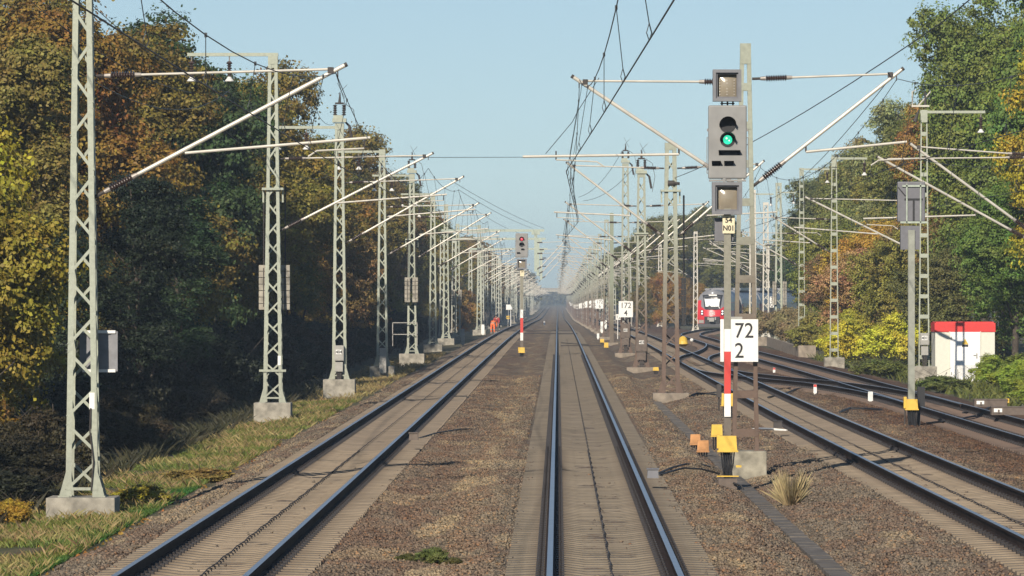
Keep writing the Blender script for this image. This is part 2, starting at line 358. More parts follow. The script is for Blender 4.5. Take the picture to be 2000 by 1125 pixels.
# ------------------------------------------------------------------ ground and ballast
def sheet(name, xs, ys, zf, material, kind='structure'):
    X, Y = np.meshgrid(xs, ys); Z = zf(X, Y)
    v = np.stack([X, Y, Z], -1).reshape(-1, 3); nx, ny = len(xs), len(ys)
    i = np.arange((ny - 1) * (nx - 1)); r, c = i // (nx - 1), i % (nx - 1)
    a = r * nx + c
    f = np.stack([a, a + 1, a + nx + 1, a + nx], 1)
    o = link(name, np_mesh_idx(name, v, f, material)); tag(o, kind=kind)
    o.data.polygons.foreach_set('use_smooth', [True] * len(f)); return o
rng = np.random.default_rng(3)
def wob(X, Y, s, a):
    return a * (np.sin(X * s * 1.7 + 1.3 * np.sin(Y * s * .9)) * np.cos(Y * s * 1.1 + .7 * np.sin(X * s * 1.3)))
BX0, BX1 = -6.75, 13.5
def ground_z(X, Y):
    z = np.interp(X, PRX, PRZ) + gz(Y)
    z = z - 0.05 * ((X > BX0 + .12) & (X < BX1 - .12))
    return z + np.where((X < BX0) | (X > BX1), wob(X, Y, .6, .05) * np.clip(np.minimum(np.abs(X - BX0), np.abs(X - BX1)), 0, 1), 0)
gx = np.unique(np.concatenate([np.linspace(-800, -40, 20), np.linspace(-40, -14, 27), np.linspace(-14, 16, 101), np.linspace(16, 40, 25), np.linspace(40, 800, 20)]))
gy = np.unique(np.concatenate([np.linspace(-60, 50, 12), np.linspace(50, 220, 171), np.linspace(220, 800, 100), np.linspace(800, 5200, 90)]))
sheet('ground', gx, gy, ground_z, M['ground'])
bx = np.linspace(BX0, BX1, 150)
by = np.unique(np.concatenate([np.linspace(10, 55, 20), np.linspace(55, 160, 420), np.linspace(160, 420, 260), np.linspace(420, 2600, 160)]))
def ballast_z(X, Y):
    z = np.interp(X, PRX, PRZ) + gz(Y)
    edge = np.clip(np.minimum(X - BX0, BX1 - X) / .5, 0, 1)
    fr = np.clip((np.min(np.abs(X[..., None] - np.array([-4.33, .66, 6.65, 11.0])), -1) - 1.4) / .45, 0, 1) * np.clip((np.abs(X - 3.5) - .15) / .3, .1, 1)
    z = z + fr * (wob(X + .37 * Y, Y * .6, 1.9, .035) + wob(X * 1.4, Y * .31 + 4, 1.2, .03))
    return z + edge * (wob(X, Y, 1.1, .012) + wob(X + 3, Y, 3.1, .010) + wob(X, Y * 1.3 + 9, 7.3, .008)) - (1 - edge) * .02
sheet('ballast_bed', bx, by, ballast_z, M['ballast'])

# loose ballast stones lying on the bed: nobody could count them
def stones(name, bands, size, seed):
    r = np.random.default_rng(seed); cs = []
    for x0, x1, y0, y1, dens in bands:
        n = int((x1 - x0) * (y1 - y0) * dens)
        cs.append(np.stack([r.uniform(x0, x1, n), r.uniform(y0, y1, n)], 1))
    c = np.concatenate(cs); n = len(c)
    base = np.array([(1, 0, 0), (-1, 0, 0), (0, 1, 0), (0, -1, 0), (0, 0, 1), (0, 0, -1)], float)
    fc = np.array([(0, 2, 4), (2, 1, 4), (1, 3, 4), (3, 0, 4), (2, 0, 5), (1, 2, 5), (3, 1, 5), (0, 3, 5)])
    v = base[None] * r.uniform(.6, 1.25, (n, 6, 1)) + r.normal(0, .22, (n, 6, 3))
    # random rotation from quaternions
    q = r.normal(size=(n, 4)); q /= np.linalg.norm(q, axis=1)[:, None]; a, b_, c_, d_ = q.T
    Rm = np.stack([np.stack([1 - 2 * (c_ * c_ + d_ * d_), 2 * (b_ * c_ - a * d_), 2 * (b_ * d_ + a * c_)], 1),
                   np.stack([2 * (b_ * c_ + a * d_), 1 - 2 * (b_ * b_ + d_ * d_), 2 * (c_ * d_ - a * b_)], 1),
                   np.stack([2 * (b_ * d_ - a * c_), 2 * (c_ * d_ + a * b_), 1 - 2 * (b_ * b_ + c_ * c_)], 1)], 1)
    v = np.einsum('nij,nkj->nki', Rm, v) * (r.uniform(size[0], size[1], (n, 1, 1)) * np.array([1, 1, .75]))
    z = ballast_z(c[:, 0], c[:, 1]) + .012
    v += np.concatenate([c, z[:, None]], 1)[:, None]
    f = (np.arange(n)[:, None, None] * 6 + fc[None]).reshape(-1, 3)
    return tag(link(name, np_mesh_idx(name, v.reshape(-1, 3), f, M['stones'])), 'loose brown and grey ballast stones lying between the tracks', 'ballast stones', kind='stuff')
stones('ballast_stones', [(-6.7, -5.7, 60, 125, 190), (-2.95, -0.72, 60, 125, 230), (2.05, 5.3, 60, 125, 230), (8.05, 9.8, 75, 140, 110),
                          (-6.7, -5.7, 125, 230, 70), (-2.95, -.72, 125, 230, 70), (2.05, 5.3, 125, 230, 70), (8.05, 9.8, 140, 230, 50),
                          (-5.75, -5.5, 60, 125, 70), (-3.15, -2.9, 60, 125, 70), (-.78, -.5, 60, 125, 70), (1.8, 2.1, 60, 125, 70), (5.15, 5.6, 60, 125, 80), (7.9, 8.15, 60, 125, 60), (3.2, 3.85, 60, 125, 110), (-5.3, -3.3, 60, 110, 1.2), (-.4, 1.7, 60, 110, 1.0), (5.7, 7.8, 70, 120, 1.5)], (.020, .038), 5)

# ------------------------------------------------------------------ tracks
RAIL = [(-.036, 0), (.036, 0), (.036, -.038), (.010, -.052), (.010, -.140), (.070, -.158), (.070, -.172), (-.070, -.172), (-.070, -.158), (-.010, -.140), (-.010, -.052), (-.036, -.038)]
def path_x(path, y):
    xs = [p[0] for p in path]; ys = [p[1] for p in path]
    # smooth cubic interpolation (finite-difference hermite)
    y = np.atleast_1d(np.asarray(y, float)); ys = np.array(ys, float); xs = np.array(xs, float)
    m = np.gradient(xs, ys); i = np.clip(np.searchsorted(ys, y) - 1, 0, len(ys) - 2)
    h = ys[i + 1] - ys[i]; t = (y - ys[i]) / h
    return (2 * t**3 - 3 * t**2 + 1) * xs[i] + (t**3 - 2 * t**2 + t) * h * m[i] + (-2 * t**3 + 3 * t**2) * xs[i + 1] + (t**3 - t**2) * h * m[i + 1]
def ystations(y0, y1):
    ys = [y0]
    while ys[-1] < y1: ys.append(min(y1, ys[-1] + (3 if ys[-1] < 620 else 25)))
    return np.array(ys)
def rail_obj(path, off, y0, y1, parent, dz=0.0):
    ys = ystations(y0, y1); xs = path_x(path, ys); dx = np.gradient(xs, ys)
    nx = 1 / np.sqrt(1 + dx**2); ny = -dx * nx
    k = len(RAIL); v = []
    for x, y, a, b in zip(xs, ys, nx, ny):
        z = float(gz(y)) + dz
        for (u, h) in RAIL: v.append((x + a * (off + u), y + b * (off + u), h + z))
    f, mi = [], []
    for i in range(len(ys) - 1):
        for j in range(k):
            j2 = (j + 1) % k; f.append((i * k + j, (i + 1) * k + j, (i + 1) * k + j2, i * k + j2)); mi.append(1 if j == 0 else 0)
    f.append(tuple(range(k))); mi.append(0)
    b = MB(); b.v = v; b.f = f; b.m = mi
    return b.build('rail', [M['rail_web'], M['rail_head']], parent)
def sleeper_mesh(m):
    b = MB(); L = 1.3
    prof = [(-L, -.192), (-.98, -.180), (-.55, -.180), (-.3, -.212), (.3, -.212), (.55, -.180), (.98, -.180), (L, -.192)]
    for (xa, za), (xb, zb) in zip(prof, prof[1:]):
        vs = []
        for x, z in ((xa, za), (xb, zb)): vs += [(x, -.15, -.40), (x, -.105, z), (x, .105, z), (x, .15, -.40)]
        b.add(vs, [(0, 4, 5, 1), (1, 5, 6, 2), (2, 6, 7, 3)])
    b.add([(-L, -.15, -.4), (-L, -.105, -.192), (-L, .105, -.192), (-L, .15, -.4)], [(0, 1, 2, 3)])
    b.add([(L, -.15, -.4), (L, -.105, -.192), (L, .105, -.192), (L, .15, -.4)], [(3, 2, 1, 0)])
    for s in (-1, 1):
        for t in (-1, 1):
            x = s * .7525 + t * .125
            b.box((x, 0, -.160), (.10, .15, .05), 1); b.tube([(x, -.03, -.14), (x, -.03, -.105)], .022, 6, 1)
    b.box((0, 0, -.205), (.035, .07, .02), 1)
    return b.mesh('sleeper', [m, M['clip']])
SL = {'c': sleeper_mesh(M['sleeper']), 'm': sleeper_mesh(M['sleeper_mid']), 'o': sleeper_mesh(M['sleeper_old'])}
def track(label, path, y0, y1, sl, s0=60.0, nsl=100, s_end=520, sp=0.6, cable=True, group='railway tracks'):
    t = empty('railway_track', (0, 0, 0), 0, label, 'track', group)
    for s in (-1, 1): rail_obj(path, s * .7525, y0, y1, t)
    ys = np.arange(s0, s_end, sp); xs = path_x(path, ys); sl_dx = (path_x(path, ys + .5) - xs) / .5
    for y, x, dx in zip(ys[:nsl], xs, sl_dx):
        o = link('sleeper', SL[sl], t, (x, y, float(gz(y)))); o.rotation_euler = (0, 0, -math.atan(dx))
    if len(ys) > nsl:
        me = SL[sl]; nv = len(me.vertices); v0 = np.zeros(nv * 3, np.float32); me.vertices.foreach_get('co', v0); v0 = v0.reshape(-1, 3)
        # the far sleepers as one mesh, tops and ends only
        prof = np.array([(-1.3, -.192), (-.98, -.180), (-.55, -.180), (-.3, -.212), (.3, -.212), (.55, -.180), (.98, -.180), (1.3, -.192)])
        b = MB()
        for y, x, dx in zip(ys[nsl:], xs[nsl:], sl_dx[nsl:]):
            z = float(gz(y))
            vs = [(x + u, y - .12 - u * dx, h + z) for u, h in prof] + [(x + u, y + .12 - u * dx, h + z) for u, h in prof] + [(x + u, y - .14 - u * dx, -.35 + z) for u, h in prof]
            fs = [(i, i + 1, i + 9, i + 8) for i in range(7)] + [(i + 16, i + 17, i + 1, i) for i in range(7)]
            b.add(vs, fs)
            if y < 300:
                for s in (-1, 1):
                    for q in (-1, 1):
                        u = s * .7525 + q * .125; b.box((x + u, y - u * dx, -.155 + z), (.10, .15, .06), 1)
        tag(b.build('sleepers', [{'c': M['sleeper_plain'], 'm': M['sleeper_mid_plain'], 'o': M['sleeper_old']}[sl], M['clip']], t), kind='stuff')
    if cable:
        yy = np.arange(y0, 420, 1.5); xx = path_x(path, yy)
        MB().tube([(x + .012 * math.sin(y * 2.1), y, -.182 + float(gz(y))) for x, y in zip(xx, yy)], .008, 5).build('line_cable', M['soot'], t)
    return t
T1 = [(-4.34, 20), (-4.33, 100), (-4.33, 300), (-4.4, 900), (-4.4, 2500)]
TC = [(0.655, 20), (0.655, 100), (0.655, 300), (0.62, 700), (0.62, 2500)]
T2 = [(7.12, 20), (7.02, 50), (6.93, 72), (6.78, 99), (6.62, 140), (6.55, 200), (6.5, 300), (6.4, 600), (6.3, 1000), (6.3, 1500)]
T3 = [(11.75, 20), (11.45, 80), (11.2, 125), (11.05, 170), (10.85, 230), (10.3, 330), (10.32, 390), (10.62, 439), (11.75, 470), (13.2, 497), (14.75, 525), (18.0, 552), (23, 582), (29.5, 615), (37, 645)]
XA = [(6.5, 255), (6.62, 268), (7.0, 280), (8.35, 302), (9.7, 332), (10.2, 350), (10.32, 372)]
XB = [(11.0, 160), (10.95, 172), (10.6, 184), (9.75, 198), (7.95, 213), (6.85, 226), (6.58, 240)]
track('left-hand track on pale concrete sleepers beside the grass verge', T1, 20, 2500, 'c')
track('middle track running straight towards the viewer', TC, 20, 2500, 'm')
track('right-hand track next to the cabinet mast, dark rails on concrete sleepers', T2, 20, 1500, 'c', s0=64)
track('rust brown siding track that bends to the red train', T3, 20, 645, 'o', s0=112)
track('short crossover track curving from the siding towards the red train', XA, 255, 372, 'o', s0=262, s_end=365, nsl=0, cable=False)
track('nearer crossover track in front of the white marker post', XB, 160, 240, 'o', s0=166, s_end=236, nsl=0, cable=False)

# ------------------------------------------------------------------ overhead line masts
def insulator_mb(p, q, r=.075, sheds=9):
    """ribbed porcelain rod with metal end caps between p and q"""
    p, q = Vector(p), Vector(q); b = MB(); L = (q - p).length
    pts, rs = [], []
    def at(t): return p + (q - p) * t
    pts += [at(0), at(.16)]; rs += [r * .45, r * .55]
    b.tube([at(0), at(.17)], [r * .5, r * .62], 10, 1); b.tube([at(.83), at(1)], [r * .62, r * .5], 10, 1)
    pts, rs = [], []
    for i in range(sheds):
        t = .17 + .66 * (i + .1) / sheds; t2 = .17 + .66 * (i + .5) / sheds; t3 = .17 + .66 * (i + .95) / sheds
        pts += [at(t), at(t2), at(t3)]; rs += [r * .45, r, r * .45]
    b.tube(pts, rs, 10, 0); return b
def insulator(parent, p, q, r=.075, sheds=9, name='insulator'):
    return insulator_mb(p, q, r, sheds).build(name, [M['insul'], M['cap']], parent)

def lattice_mb(Hm, w0, w1, dp0=None, dp1=None, pan=.62, leg=.092, z0=0.0):
    """four corner angles and zig-zag lacing on every face"""
    b = MB(); dp0 = dp0 or w0; dp1 = dp1 or w1
    def cor(z, sx, sy):
        t = z / Hm; return Vector((sx * (w0 + (w1 - w0) * t) / 2, sy * (dp0 + (dp1 - dp0) * t) / 2, z))
    for sx in (-1, 1):
        for sy in (-1, 1):
            p, q = cor(z0, sx, sy), cor(Hm, sx, sy)
            o1 = Vector((-sx * leg / 2, 0, 0)); o2 = Vector((0, -sy * leg / 2, 0))
            b.bar(p + o1, q + o1, leg, .010, up=(0, 1, 0)); b.bar(p + o2, q + o2, .010, leg, up=(0, 1, 0))
    z = z0 + .12; k = 0
    while z + pan < Hm:
        s = 1 if k % 2 else -1
        for sy, sg in ((-1, s), (1, -s)):
            b.bar(cor(z, sg, sy), cor(z + pan * .80, -sg, sy), .05, .012, up=(0, 1, 0))
        for sx, sg in ((-1, s), (1, -s)):
            b.bar(cor(z, sx, sg), cor(z + pan * .80, sx, -sg), .012, .05, up=(0, 1, 0))
        t = 1 - .42 * z / Hm; z += pan * (1.0 if w0 == w1 else t ** .35); k += 1
    # foot plates and head plate
    for sx in (-1, 1):
        for sy in (-1, 1):
            c = cor(z0, sx, sy)
            b.box((c.x + sx * .03, c.y, z0 + .012), (.20, .14, .024))
            b.add([(c.x + sx * .11, c.y, z0 + .024), (c.x - sx * .03, c.y, z0 + .024), (c.x - sx * .03, c.y, z0 + .42), (c.x + sx * .0, c.y, z0 + .42)], [(0, 1, 2, 3)])
    b.box((0, -dp0 / 2 - .004, z0 + .14), (w0, .01, .05)); b.box((0, 0, Hm - .12), (w1 + .03, dp1 + .03, .24))
    return b
def ladder_mb(Hm, w0, w1, dp=.16, pan=.75, web=.075):
    """two channels tied by batten plates"""
    b = MB()
    for s in (-1, 1):
        p, q = Vector((s * w0 / 2, 0, 0)), Vector((s * w1 / 2, 0, Hm))
        b.bar(p, q, .012, dp, up=(0, 1, 0))
        for sy in (-1, 1):
            o = Vector((-s * web / 2, sy * dp / 2, 0)); b.bar(p + o, q + o, web, .012, up=(0, 1, 0))
    z = .35
    while z < Hm - .3:
        wz = w0 + (w1 - w0) * z / Hm
        for sy in (-1, 1): b.box((0, sy * (dp / 2 + .010), z), (wz, .010, .15))
        z += pan
    b.box((0, -dp / 2 - .011, Hm - .2), (w1 + .02, .012, .4)); b.box((0, dp / 2 + .011, Hm - .2), (w1 + .02, .012, .4))
    for s in (-1, 1): b.box((s * w0 / 2, 0, .012), (.2, dp + .16, .024))
    return b

def cantilever(root, side, dx, zt, ztie, zr, w=.18, reg=True, zc=5.58, arm=1, ext=.55, rise=.06):
    """bracket arm: top tie, raking strut, registration tube and steady arm, with two insulators"""
    s = side; b = MB()
    tie0 = Vector((s * w, 0, ztie)); tip = Vector((s * dx, 0, zt)); st0 = Vector((s * w, 0, zr))
    dt = (tip - tie0).normalized(); ds = (tip - st0).normalized()
    b.tube([tie0 + dt * .75, tip - dt * .14], .022, 8); b.tube([st0 + ds * .78, tip + ds * .14], .038, 10)
    b.tube([tip + ds * .13, tip + ds * .18], .040, 10, 1)
    b.tube([tie0, tie0 + dt * .18], .03, 6, 1); b.tube([st0, st0 + ds * .2], .035, 6, 1)
    b.box(tip + Vector((-s * .12, 0, -.02)), (.10, .10, .10), 1); b.tube([tip, tip + Vector((0, 0, -.14))], .012, 6, 1)
    if reg:
        xr = dx * .40; zs = zr + (zt - zr) * (xr - w) / (dx - w)
        zb = zc + .28
        r0 = Vector((s * xr, 0, max(zs - .14, zb - .2))); r1 = Vector((s * (dx + ext), 0, zb + rise))
        b.tube([r0, r1], .026, 8); b.tube([Vector((s * xr, 0, zs)), r0], .02, 6, 1)
        xm = dx + .35 * arm
        b.tube([(s * (dx + .45), 0, zb + .05), (s * (dx + .45), 0, zb - .12)], .015, 6, 1)
        b.tube([(s * (dx + .45), 0, zb - .12), (s * (dx - .35), 0, zc + .12), (s * (dx - .5), 0, zc + .02)], .016, 6)
    o = b.build('cantilever', [M['tube'], M['soot']], root)
    insulator(o, tie0 + dt * .16, tie0 + dt * .78, .072); insulator(o, st0 + ds * .18, st0 + ds * .82, .08)
    return o
def crossarm(root, side, L, z, w=.15, posts=(.97, .52)):
    """feeder crossarm with hanging bell insulators"""
    s = side; b = MB()
    b.box((s * (L / 2 - .05), -.03, z), (L + .2, .05, .10)); b.box((s * (L / 2 - .05), .05, z), (L + .2, .04, .10))
    b.box((0, 0, z - .25), (w + .1, w + .1, .3))
    o = b.build('crossarm', M['mast'], root)
    for t in posts:
        m = MB(); x = s * L * t
        m.tube([(x, 0, z - .05), (x, 0, z - .2)], .02, 6, 1)
        m.tube([(x, 0, z - .2), (x, 0, z - .26), (x, 0, z - .3)], [.05, .10, .04], 10, 0)
        pts, rs = [], []
        for i in range(5): pts += [(x, 0, z - .30 - i * .075), (x, 0, z - .33 - i * .075), (x, 0, z - .37 - i * .075)]; rs += [.035, .08, .035]
        m.tube(pts, rs, 10, 0); m.tube([(x, 0, z - .66), (x, 0, z - .70), (x, 0, z - .78), (x, 0, z - .80)], [.05, .07, .14, .13], 12, 2)
        m.build('hanging_insulator', [M['insul'], M['cap'], M['white_insul']], o)
    return o
def switchgear(root, z, side=1):
    """mast-top isolating switch: two post insulators, blades and looping leads"""
    b = MB(); b.box((0, 0, z), (.5, .5, .14)); b.box((-.05, 0, z + .12), (.34, .2, .14))
    for x in (-.16, .16):
        pts, rs = [], []
        for i in range(5): pts += [(x, 0, z + .18 + i * .08), (x, 0, z + .21 + i * .08), (x, 0, z + .25 + i * .08)]; rs += [.04, .085, .04]
        b.tube(pts, rs, 10, 1)
    b.tube([(-.16, 0, z + .62), (.16, 0, z + .62)], .035, 8, 1); b.tube([(0, 0, z + .6), (.02, 0, z + 1.0)], [.06, .02], 8, 1)
    b.tube([(-.05, 0, z + .95), (.28, 0, z + 1.3)], .008, 5, 1); b.tube([(.2, 0, z + .8), (-.08, 0, z + 1.35)], .008, 5, 1)
    b.tube([(.18, 0, z + .62), (.5, 0, z + .4), (.62, 0, z - .2), (.5, 0, z - .9)], .012, 6, 1)
    b.tube([(.18, 0, z - .02), (.36, 0, z - .2), (.46, 0, z - .75)], [.03, .05, .05], 8, 1)
    return b.build('isolating_switch', [M['mast'], M['soot']], root)
def weights(root, xs, z0, z1, y=0.0, black=False, w=.28):
    """tensioning weight stacks hung on rods"""
    for x in xs:
        b = MB(); n = max(3, int((z1 - z0) / .19)); h = (z1 - z0) / n
        for i in range(n): b.box((x, y, z0 + h * (i + .5)), (w, .24, h * .90), 0)
        b.tube([(x, y, z1), (x, y, z1 + 2.4)], .02, 6, 1); b.tube([(x, y - .13, z0 + .1), (x, y - .13, z1 - .1)], .015, 5, 1)
        b.build('tension_weight', [M['black'] if black else M['concrete'], M['soot']], root)
def bracket(root, z, w):
    b = MB(); b.box((0, 0, z), (w + .22, w + .16, .07)); b.box((-.5 * w - .08, 0, z - .2), (.05, .1, .4)); b.box((.5 * w + .08, 0, z - .2), (.05, .1, .4))
    return b.build('collar_bracket', M['mast'], root)
def foundation(root, wx, wy, top, bot, m='concrete'):
    b = MB(); b.box((0, 0, (top + bot) / 2), (wx, wy, top - bot)); return b.build('foundation', M[m], root, bevel=.025)
def plate(root, x, y, z, w=.09, h=.28):
    b = MB(); b.box((x, y, z), (w, .012, h)); return b.build('white_plate', M['white'], root)
def mast_box(root, x, y, z, w, h, number, m='cabinet', post=True):
    """equipment cabinet clamped to a mast with a number plate"""
    b = MB(); b.box((x, y, z), (w, .25, h)); b.box((x, y, z - h / 2 - .22), (w * .8, .2, .34)); b.box((x, y - .13, z), (w - .05, .02, h - .05))
    for i in (-1, 0, 1): b.tube([(x + i * .07, y, z - h / 2 - .35), (x + i * .05, y - .05, z - h / 2 - .9)], .025, 6, 1)
    o = b.build('cabinet', [M[m], M['soot']], root)
    if number:
        MB().box((x, y - .145, z + .04), (.22, .01, .16)).build('number_plate', M['white'], o)
        text('number', number, .15, M['ink'], o, (x, y - .152, z - .01), .004)
    return o

# base height of a mast = top of its foundation, so heights in the mast are over that level; rail top is z = 0
def mast_root(name, x, d, zb, label, cat, group): return empty(name, (x, d, zb + float(gz(d))), 0, label, cat, group)

GL, GR, GF = 'lattice masts along the left track', 'masts between the middle and right tracks', 'masts on the far right side'
S1, SC, S2, S3 = [], [], [], []                      # support points of the four overhead lines (x, d)
zb = -.2
L1 = mast_root('lattice_mast', -8.02, 92.5, zb, 'nearest lattice mast, on a pale concrete block at the left, its top cut off', 'mast', GL)
lattice_mb(10.9, .54, .24, .50, .24).build('lattice_column', M['mast'], L1)
foundation(L1, 1.16, 1.1, 0, -.6); cantilever(L1, 1, 4.30, 7.22, 7.10, 5.06, .2, zc=5.72)
crossarm(L1, -1, 2.6, 10.6); plate(L1, .17, -.235, 1.62)
b = MB(); b.box((.22, .42, 2.45), (.62, .12, .68)); b.box((.50, .35, 2.45), (.11, .02, .68))
for z in (2.12, 2.78): b.box((.24, .33, z), (.56, .04, .05), 1)
b.build('sheet_metal_cover', [M['alu'], M['white']], L1)
MB().tube([(.16, -.27, .1), (.2, -.29, .6), (.14, -.28, 1.1), (.15, -.26, 1.5)], .014, 6).build('earthing_cable', M['soot'], L1)
S1.append((-3.75, 92.5))

L2 = mast_root('lattice_mast', -8.48, 163, -.02, 'second lattice mast from the left, with tension weights behind and feeder arm on top', 'mast', GL)
lattice_mb(10.3, .56, .26).build('lattice_column', M['mast'], L2); foundation(L2, 1.1, 1.1, 0, -.7)
cantilever(L2, 1, 4.62, 7.35, 7.25, 5.1, .2, zc=5.85); crossarm(L2, -1, 2.5, 10.35)
weights(L2, (-.30, .34), 2.75, 4.1, .42); bracket(L2, 6.35, .42); plate(L2, .2, -.28, 1.25)
MB().box((0, -.3, .95), (.8, .03, .07)).build('crossbar', M['mast'], L2)
S1.append((-3.86, 163))
L3 = mast_root('lattice_mast', -7.9, 198, .12, 'third lattice mast from the left, with switchgear on its head and cabinet 404', 'mast', GL)
lattice_mb(9.25, .52, .30).build('lattice_column', M['mast'], L3); foundation(L3, 1.15, 1.1, 0, -.7)
cantilever(L3, 1, 4.35, 7.25, 7.1, 4.9, .2, zc=5.8); crossarm(L3, -1, 2.3, 9.1); switchgear(L3, 9.35); mast_box(L3, 0, -.38, .95, .34, .55, '404')
S1.append((-3.6, 198))
L4 = mast_root('lattice_mast', -7.8, 243, .0, 'fourth lattice mast from the left, with a tall narrow cabinet at its foot', 'mast', GL)
lattice_mb(9.6, .50, .26).build('lattice_column', M['mast'], L4); foundation(L4, 1.1, 1.0, 0, -.7)
cantilever(L4, 1, 4.15, 7.15, 7.05, 4.9, .2, zc=5.75); crossarm(L4, -1, 2.0, 9.5)
MB().box((.05, -.7, .25), (.3, .25, 1.1)).build('cabinet', M['cabinet'], L4); S1.append((-3.7, 243))
L5 = mast_root('lattice_mast', -7.55, 283, .1, 'left-row lattice mast with a pair of pale weight stacks, nearer one of two', 'mast', GL)
lattice_mb(9.3, .50, .26).build('lattice_column', M['mast'], L5); foundation(L5, 1.3, 1.0, 0, -.7)
cantilever(L5, 1, 3.95, 7.2, 7.05, 4.9, .2, zc=5.75); crossarm(L5, -1, 2.0, 9.2); switchgear(L5, 9.4)
weights(L5, (-.22, .18), 2.65, 3.95, -.45); bracket(L5, 5.9, .45)
MB().box((-.35, -.5, 1.6), (1.3, .04, .04)).box((-.98, -.5, 1.0), (.04, .04, 1.2)).box((.28, -.5, 1.0), (.04, .04, 1.2)).box((-.35, -.5, 1.0), (1.3, .04, .04)).build('guard_frame', M['cabinet'], L5)
S1.append((-3.65, 283))
L6 = mast_root('lattice_mast', -8.0, 350, -.05, 'slim lattice mast on a dark block between the two masts with weights', 'mast', GL)
lattice_mb(9.7, .50, .28).build('lattice_column', M['mast'], L6); foundation(L6, 1.2, 1.1, 0, -.7)
cantilever(L6, 1, 4.2, 7.2, 7.1, 4.9, .2, zc=5.75); crossarm(L6, -1, 2.0, 9.6); S1.append((-3.8, 350))
L7 = dup(L6, None, (-8.1, 396, -.05), 'slim lattice mast just left of the farther mast with weights'); S1.append((-3.9, 396))
L8 = mast_root('lattice_mast', -8.25, 450, zb - .1, 'left-row lattice mast with a pair of pale weight stacks, farther one of two', 'mast', GL)
lattice_mb(9.3, .50, .26).build('lattice_column', M['mast'], L8); foundation(L8, 1.2, 1.0, 0, -.7)
cantilever(L8, 1, 4.4, 7.2, 7.05, 4.9, .2, zc=5.75); weights(L8, (-.35, .2), 2.6, 3.9, -.45); S1.append((-3.85, 450))
L9 = dup(L6, None, (-7.3, 507, -.0 + float(gz(507))), 'sunlit lattice mast on a pale block right beside the crouching workers'); S1.append((-3.1, 507))
ordw = ['first', 'second', 'third', 'fourth', 'fifth', 'sixth', 'seventh', 'eighth']
far = mast_root('lattice_mast', -8.0, 560, zb - .1, 'small lattice mast behind the workers, first beyond the pale block', 'mast', GL)
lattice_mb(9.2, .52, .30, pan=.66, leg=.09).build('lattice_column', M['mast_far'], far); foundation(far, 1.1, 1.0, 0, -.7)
cantilever(far, 1, 4.2, 7.2, 7.1, 4.9, .2, zc=5.75); S1.append((-3.8, 560))
d = 560; k = 1
while d < 2260:
    d += (42 if d < 1100 else 55) + random.uniform(-6, 6)
    x = -8.0 + random.uniform(-.5, .5)
    lab = ('small lattice mast in the left row, %s one past the workers' % ordw[k]) if k < 6 else 'tiny hazy lattice mast near the far end of the left row'
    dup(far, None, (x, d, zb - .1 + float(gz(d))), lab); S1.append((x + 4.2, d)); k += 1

# right row: ladder mast behind the signal, then lattice masts
R1 = mast_root('ladder_mast', 3.66, 107, .16, 'tall ladder mast with rusty foot on a pale block, right behind the green signal', 'mast', GR)
ladder_mb(7.95, .52, .19).build('ladder_column', M['mast_rust'], R1); foundation(R1, .80, .9, 0, -.75, 'concrete_dirty')
cantilever(R1, -1, 3.25, 7.22, 7.20, 5.15, .13, zc=5.52, ext=1.1, rise=-.06); cantilever(R1, 1, 2.95, 7.36, 7.26, 5.15, .13, zc=5.55, ext=.2, rise=.2)
SC.append((.42, 107)); S2.append((6.62, 107))
R2 = mast_root('lattice_mast', 3.76, 183, -.10, 'stout lattice mast with rust brown foot and a shade-blackened weight on its right', 'mast', GR)
lattice_mb(8.35, .60, .36, pan=.7, leg=.125).build('lattice_column', M['mast_rust'], R2); foundation(R2, 1.2, 1.1, 0, -.6, 'concrete_rust')
cantilever(R2, -1, 3.35, 7.6, 7.5, 5.2, .22, zc=5.7); cantilever(R2, 1, 3.0, 7.65, 7.5, 5.2, .22, zc=5.7)
weights(R2, (.44,), 2.25, 3.85, .1, True, .16); bracket(R2, 6.75, .45)  # weight coloured black to stand for the mast's shaded side
MB().tube([(.44, .1, 6.6), (.44, .1, 4.0)], .035, 6).build('pulley_rope', M['black'], R2)
MB().tube([(-.1, -.25, 7.0), (.12, -.25, 7.0)], .09, 12).tube([(.12, -.25, 7.0), (.3, -.25, 6.98)], .05, 8).build('pulley', M['soot'], R2)
SC.append((.42, 183)); S2.append((6.76, 183))
R3 = mast_root('lattice_mast', 3.8, 250, -.15, 'lattice mast with switchgear on top and brown cabinet 403 at its foot', 'mast', GR)
lattice_mb(8.9, .56, .34, pan=.7, leg=.09).build('lattice_column', M['mast_rust'], R3); foundation(R3, 1.35, 1.1, 0, -.5, 'concrete_rust')
cantilever(R3, -1, 3.35, 7.45, 7.35, 5.1, .22, zc=5.7); cantilever(R3, 1, 2.95, 7.45, 7.35, 5.1, .22, zc=5.7); switchgear(R3, 8.9); bracket(R3, 6.1, .42)
mast_box(R3, 0, -.4, 1.1, .5, .75, '403', 'cabinet_brown'); SC.append((.45, 250)); S2.append((6.75, 250))
R4 = mast_root('lattice_mast', 3.8, 309, -.15, 'tall lattice mast with switchgear on top, standing behind the sign 172 4', 'mast', GR)
lattice_mb(10.7, .58, .34, pan=.7, leg=.09).build('lattice_column', M['mast_rust'], R4); foundation(R4, 1.2, 1.1, 0, -.5, 'concrete_rust')
cantilever(R4, -1, 3.35, 7.45, 7.35, 5.1, .22, zc=5.7); cantilever(R4, 1, 2.95, 7.45, 7.35, 5.1, .22, zc=5.7); switchgear(R4, 10.8)
mast_box(R4, 0, -.4, 1.25, .5, .8, '402', 'cabinet_brown'); SC.append((.45, 309)); S2.append((6.75, 309))
R5 = mast_root('girder_mast', 3.72, 380, -.2, 'slim olive green girder mast just left of the sign 172 4', 'mast', GR)
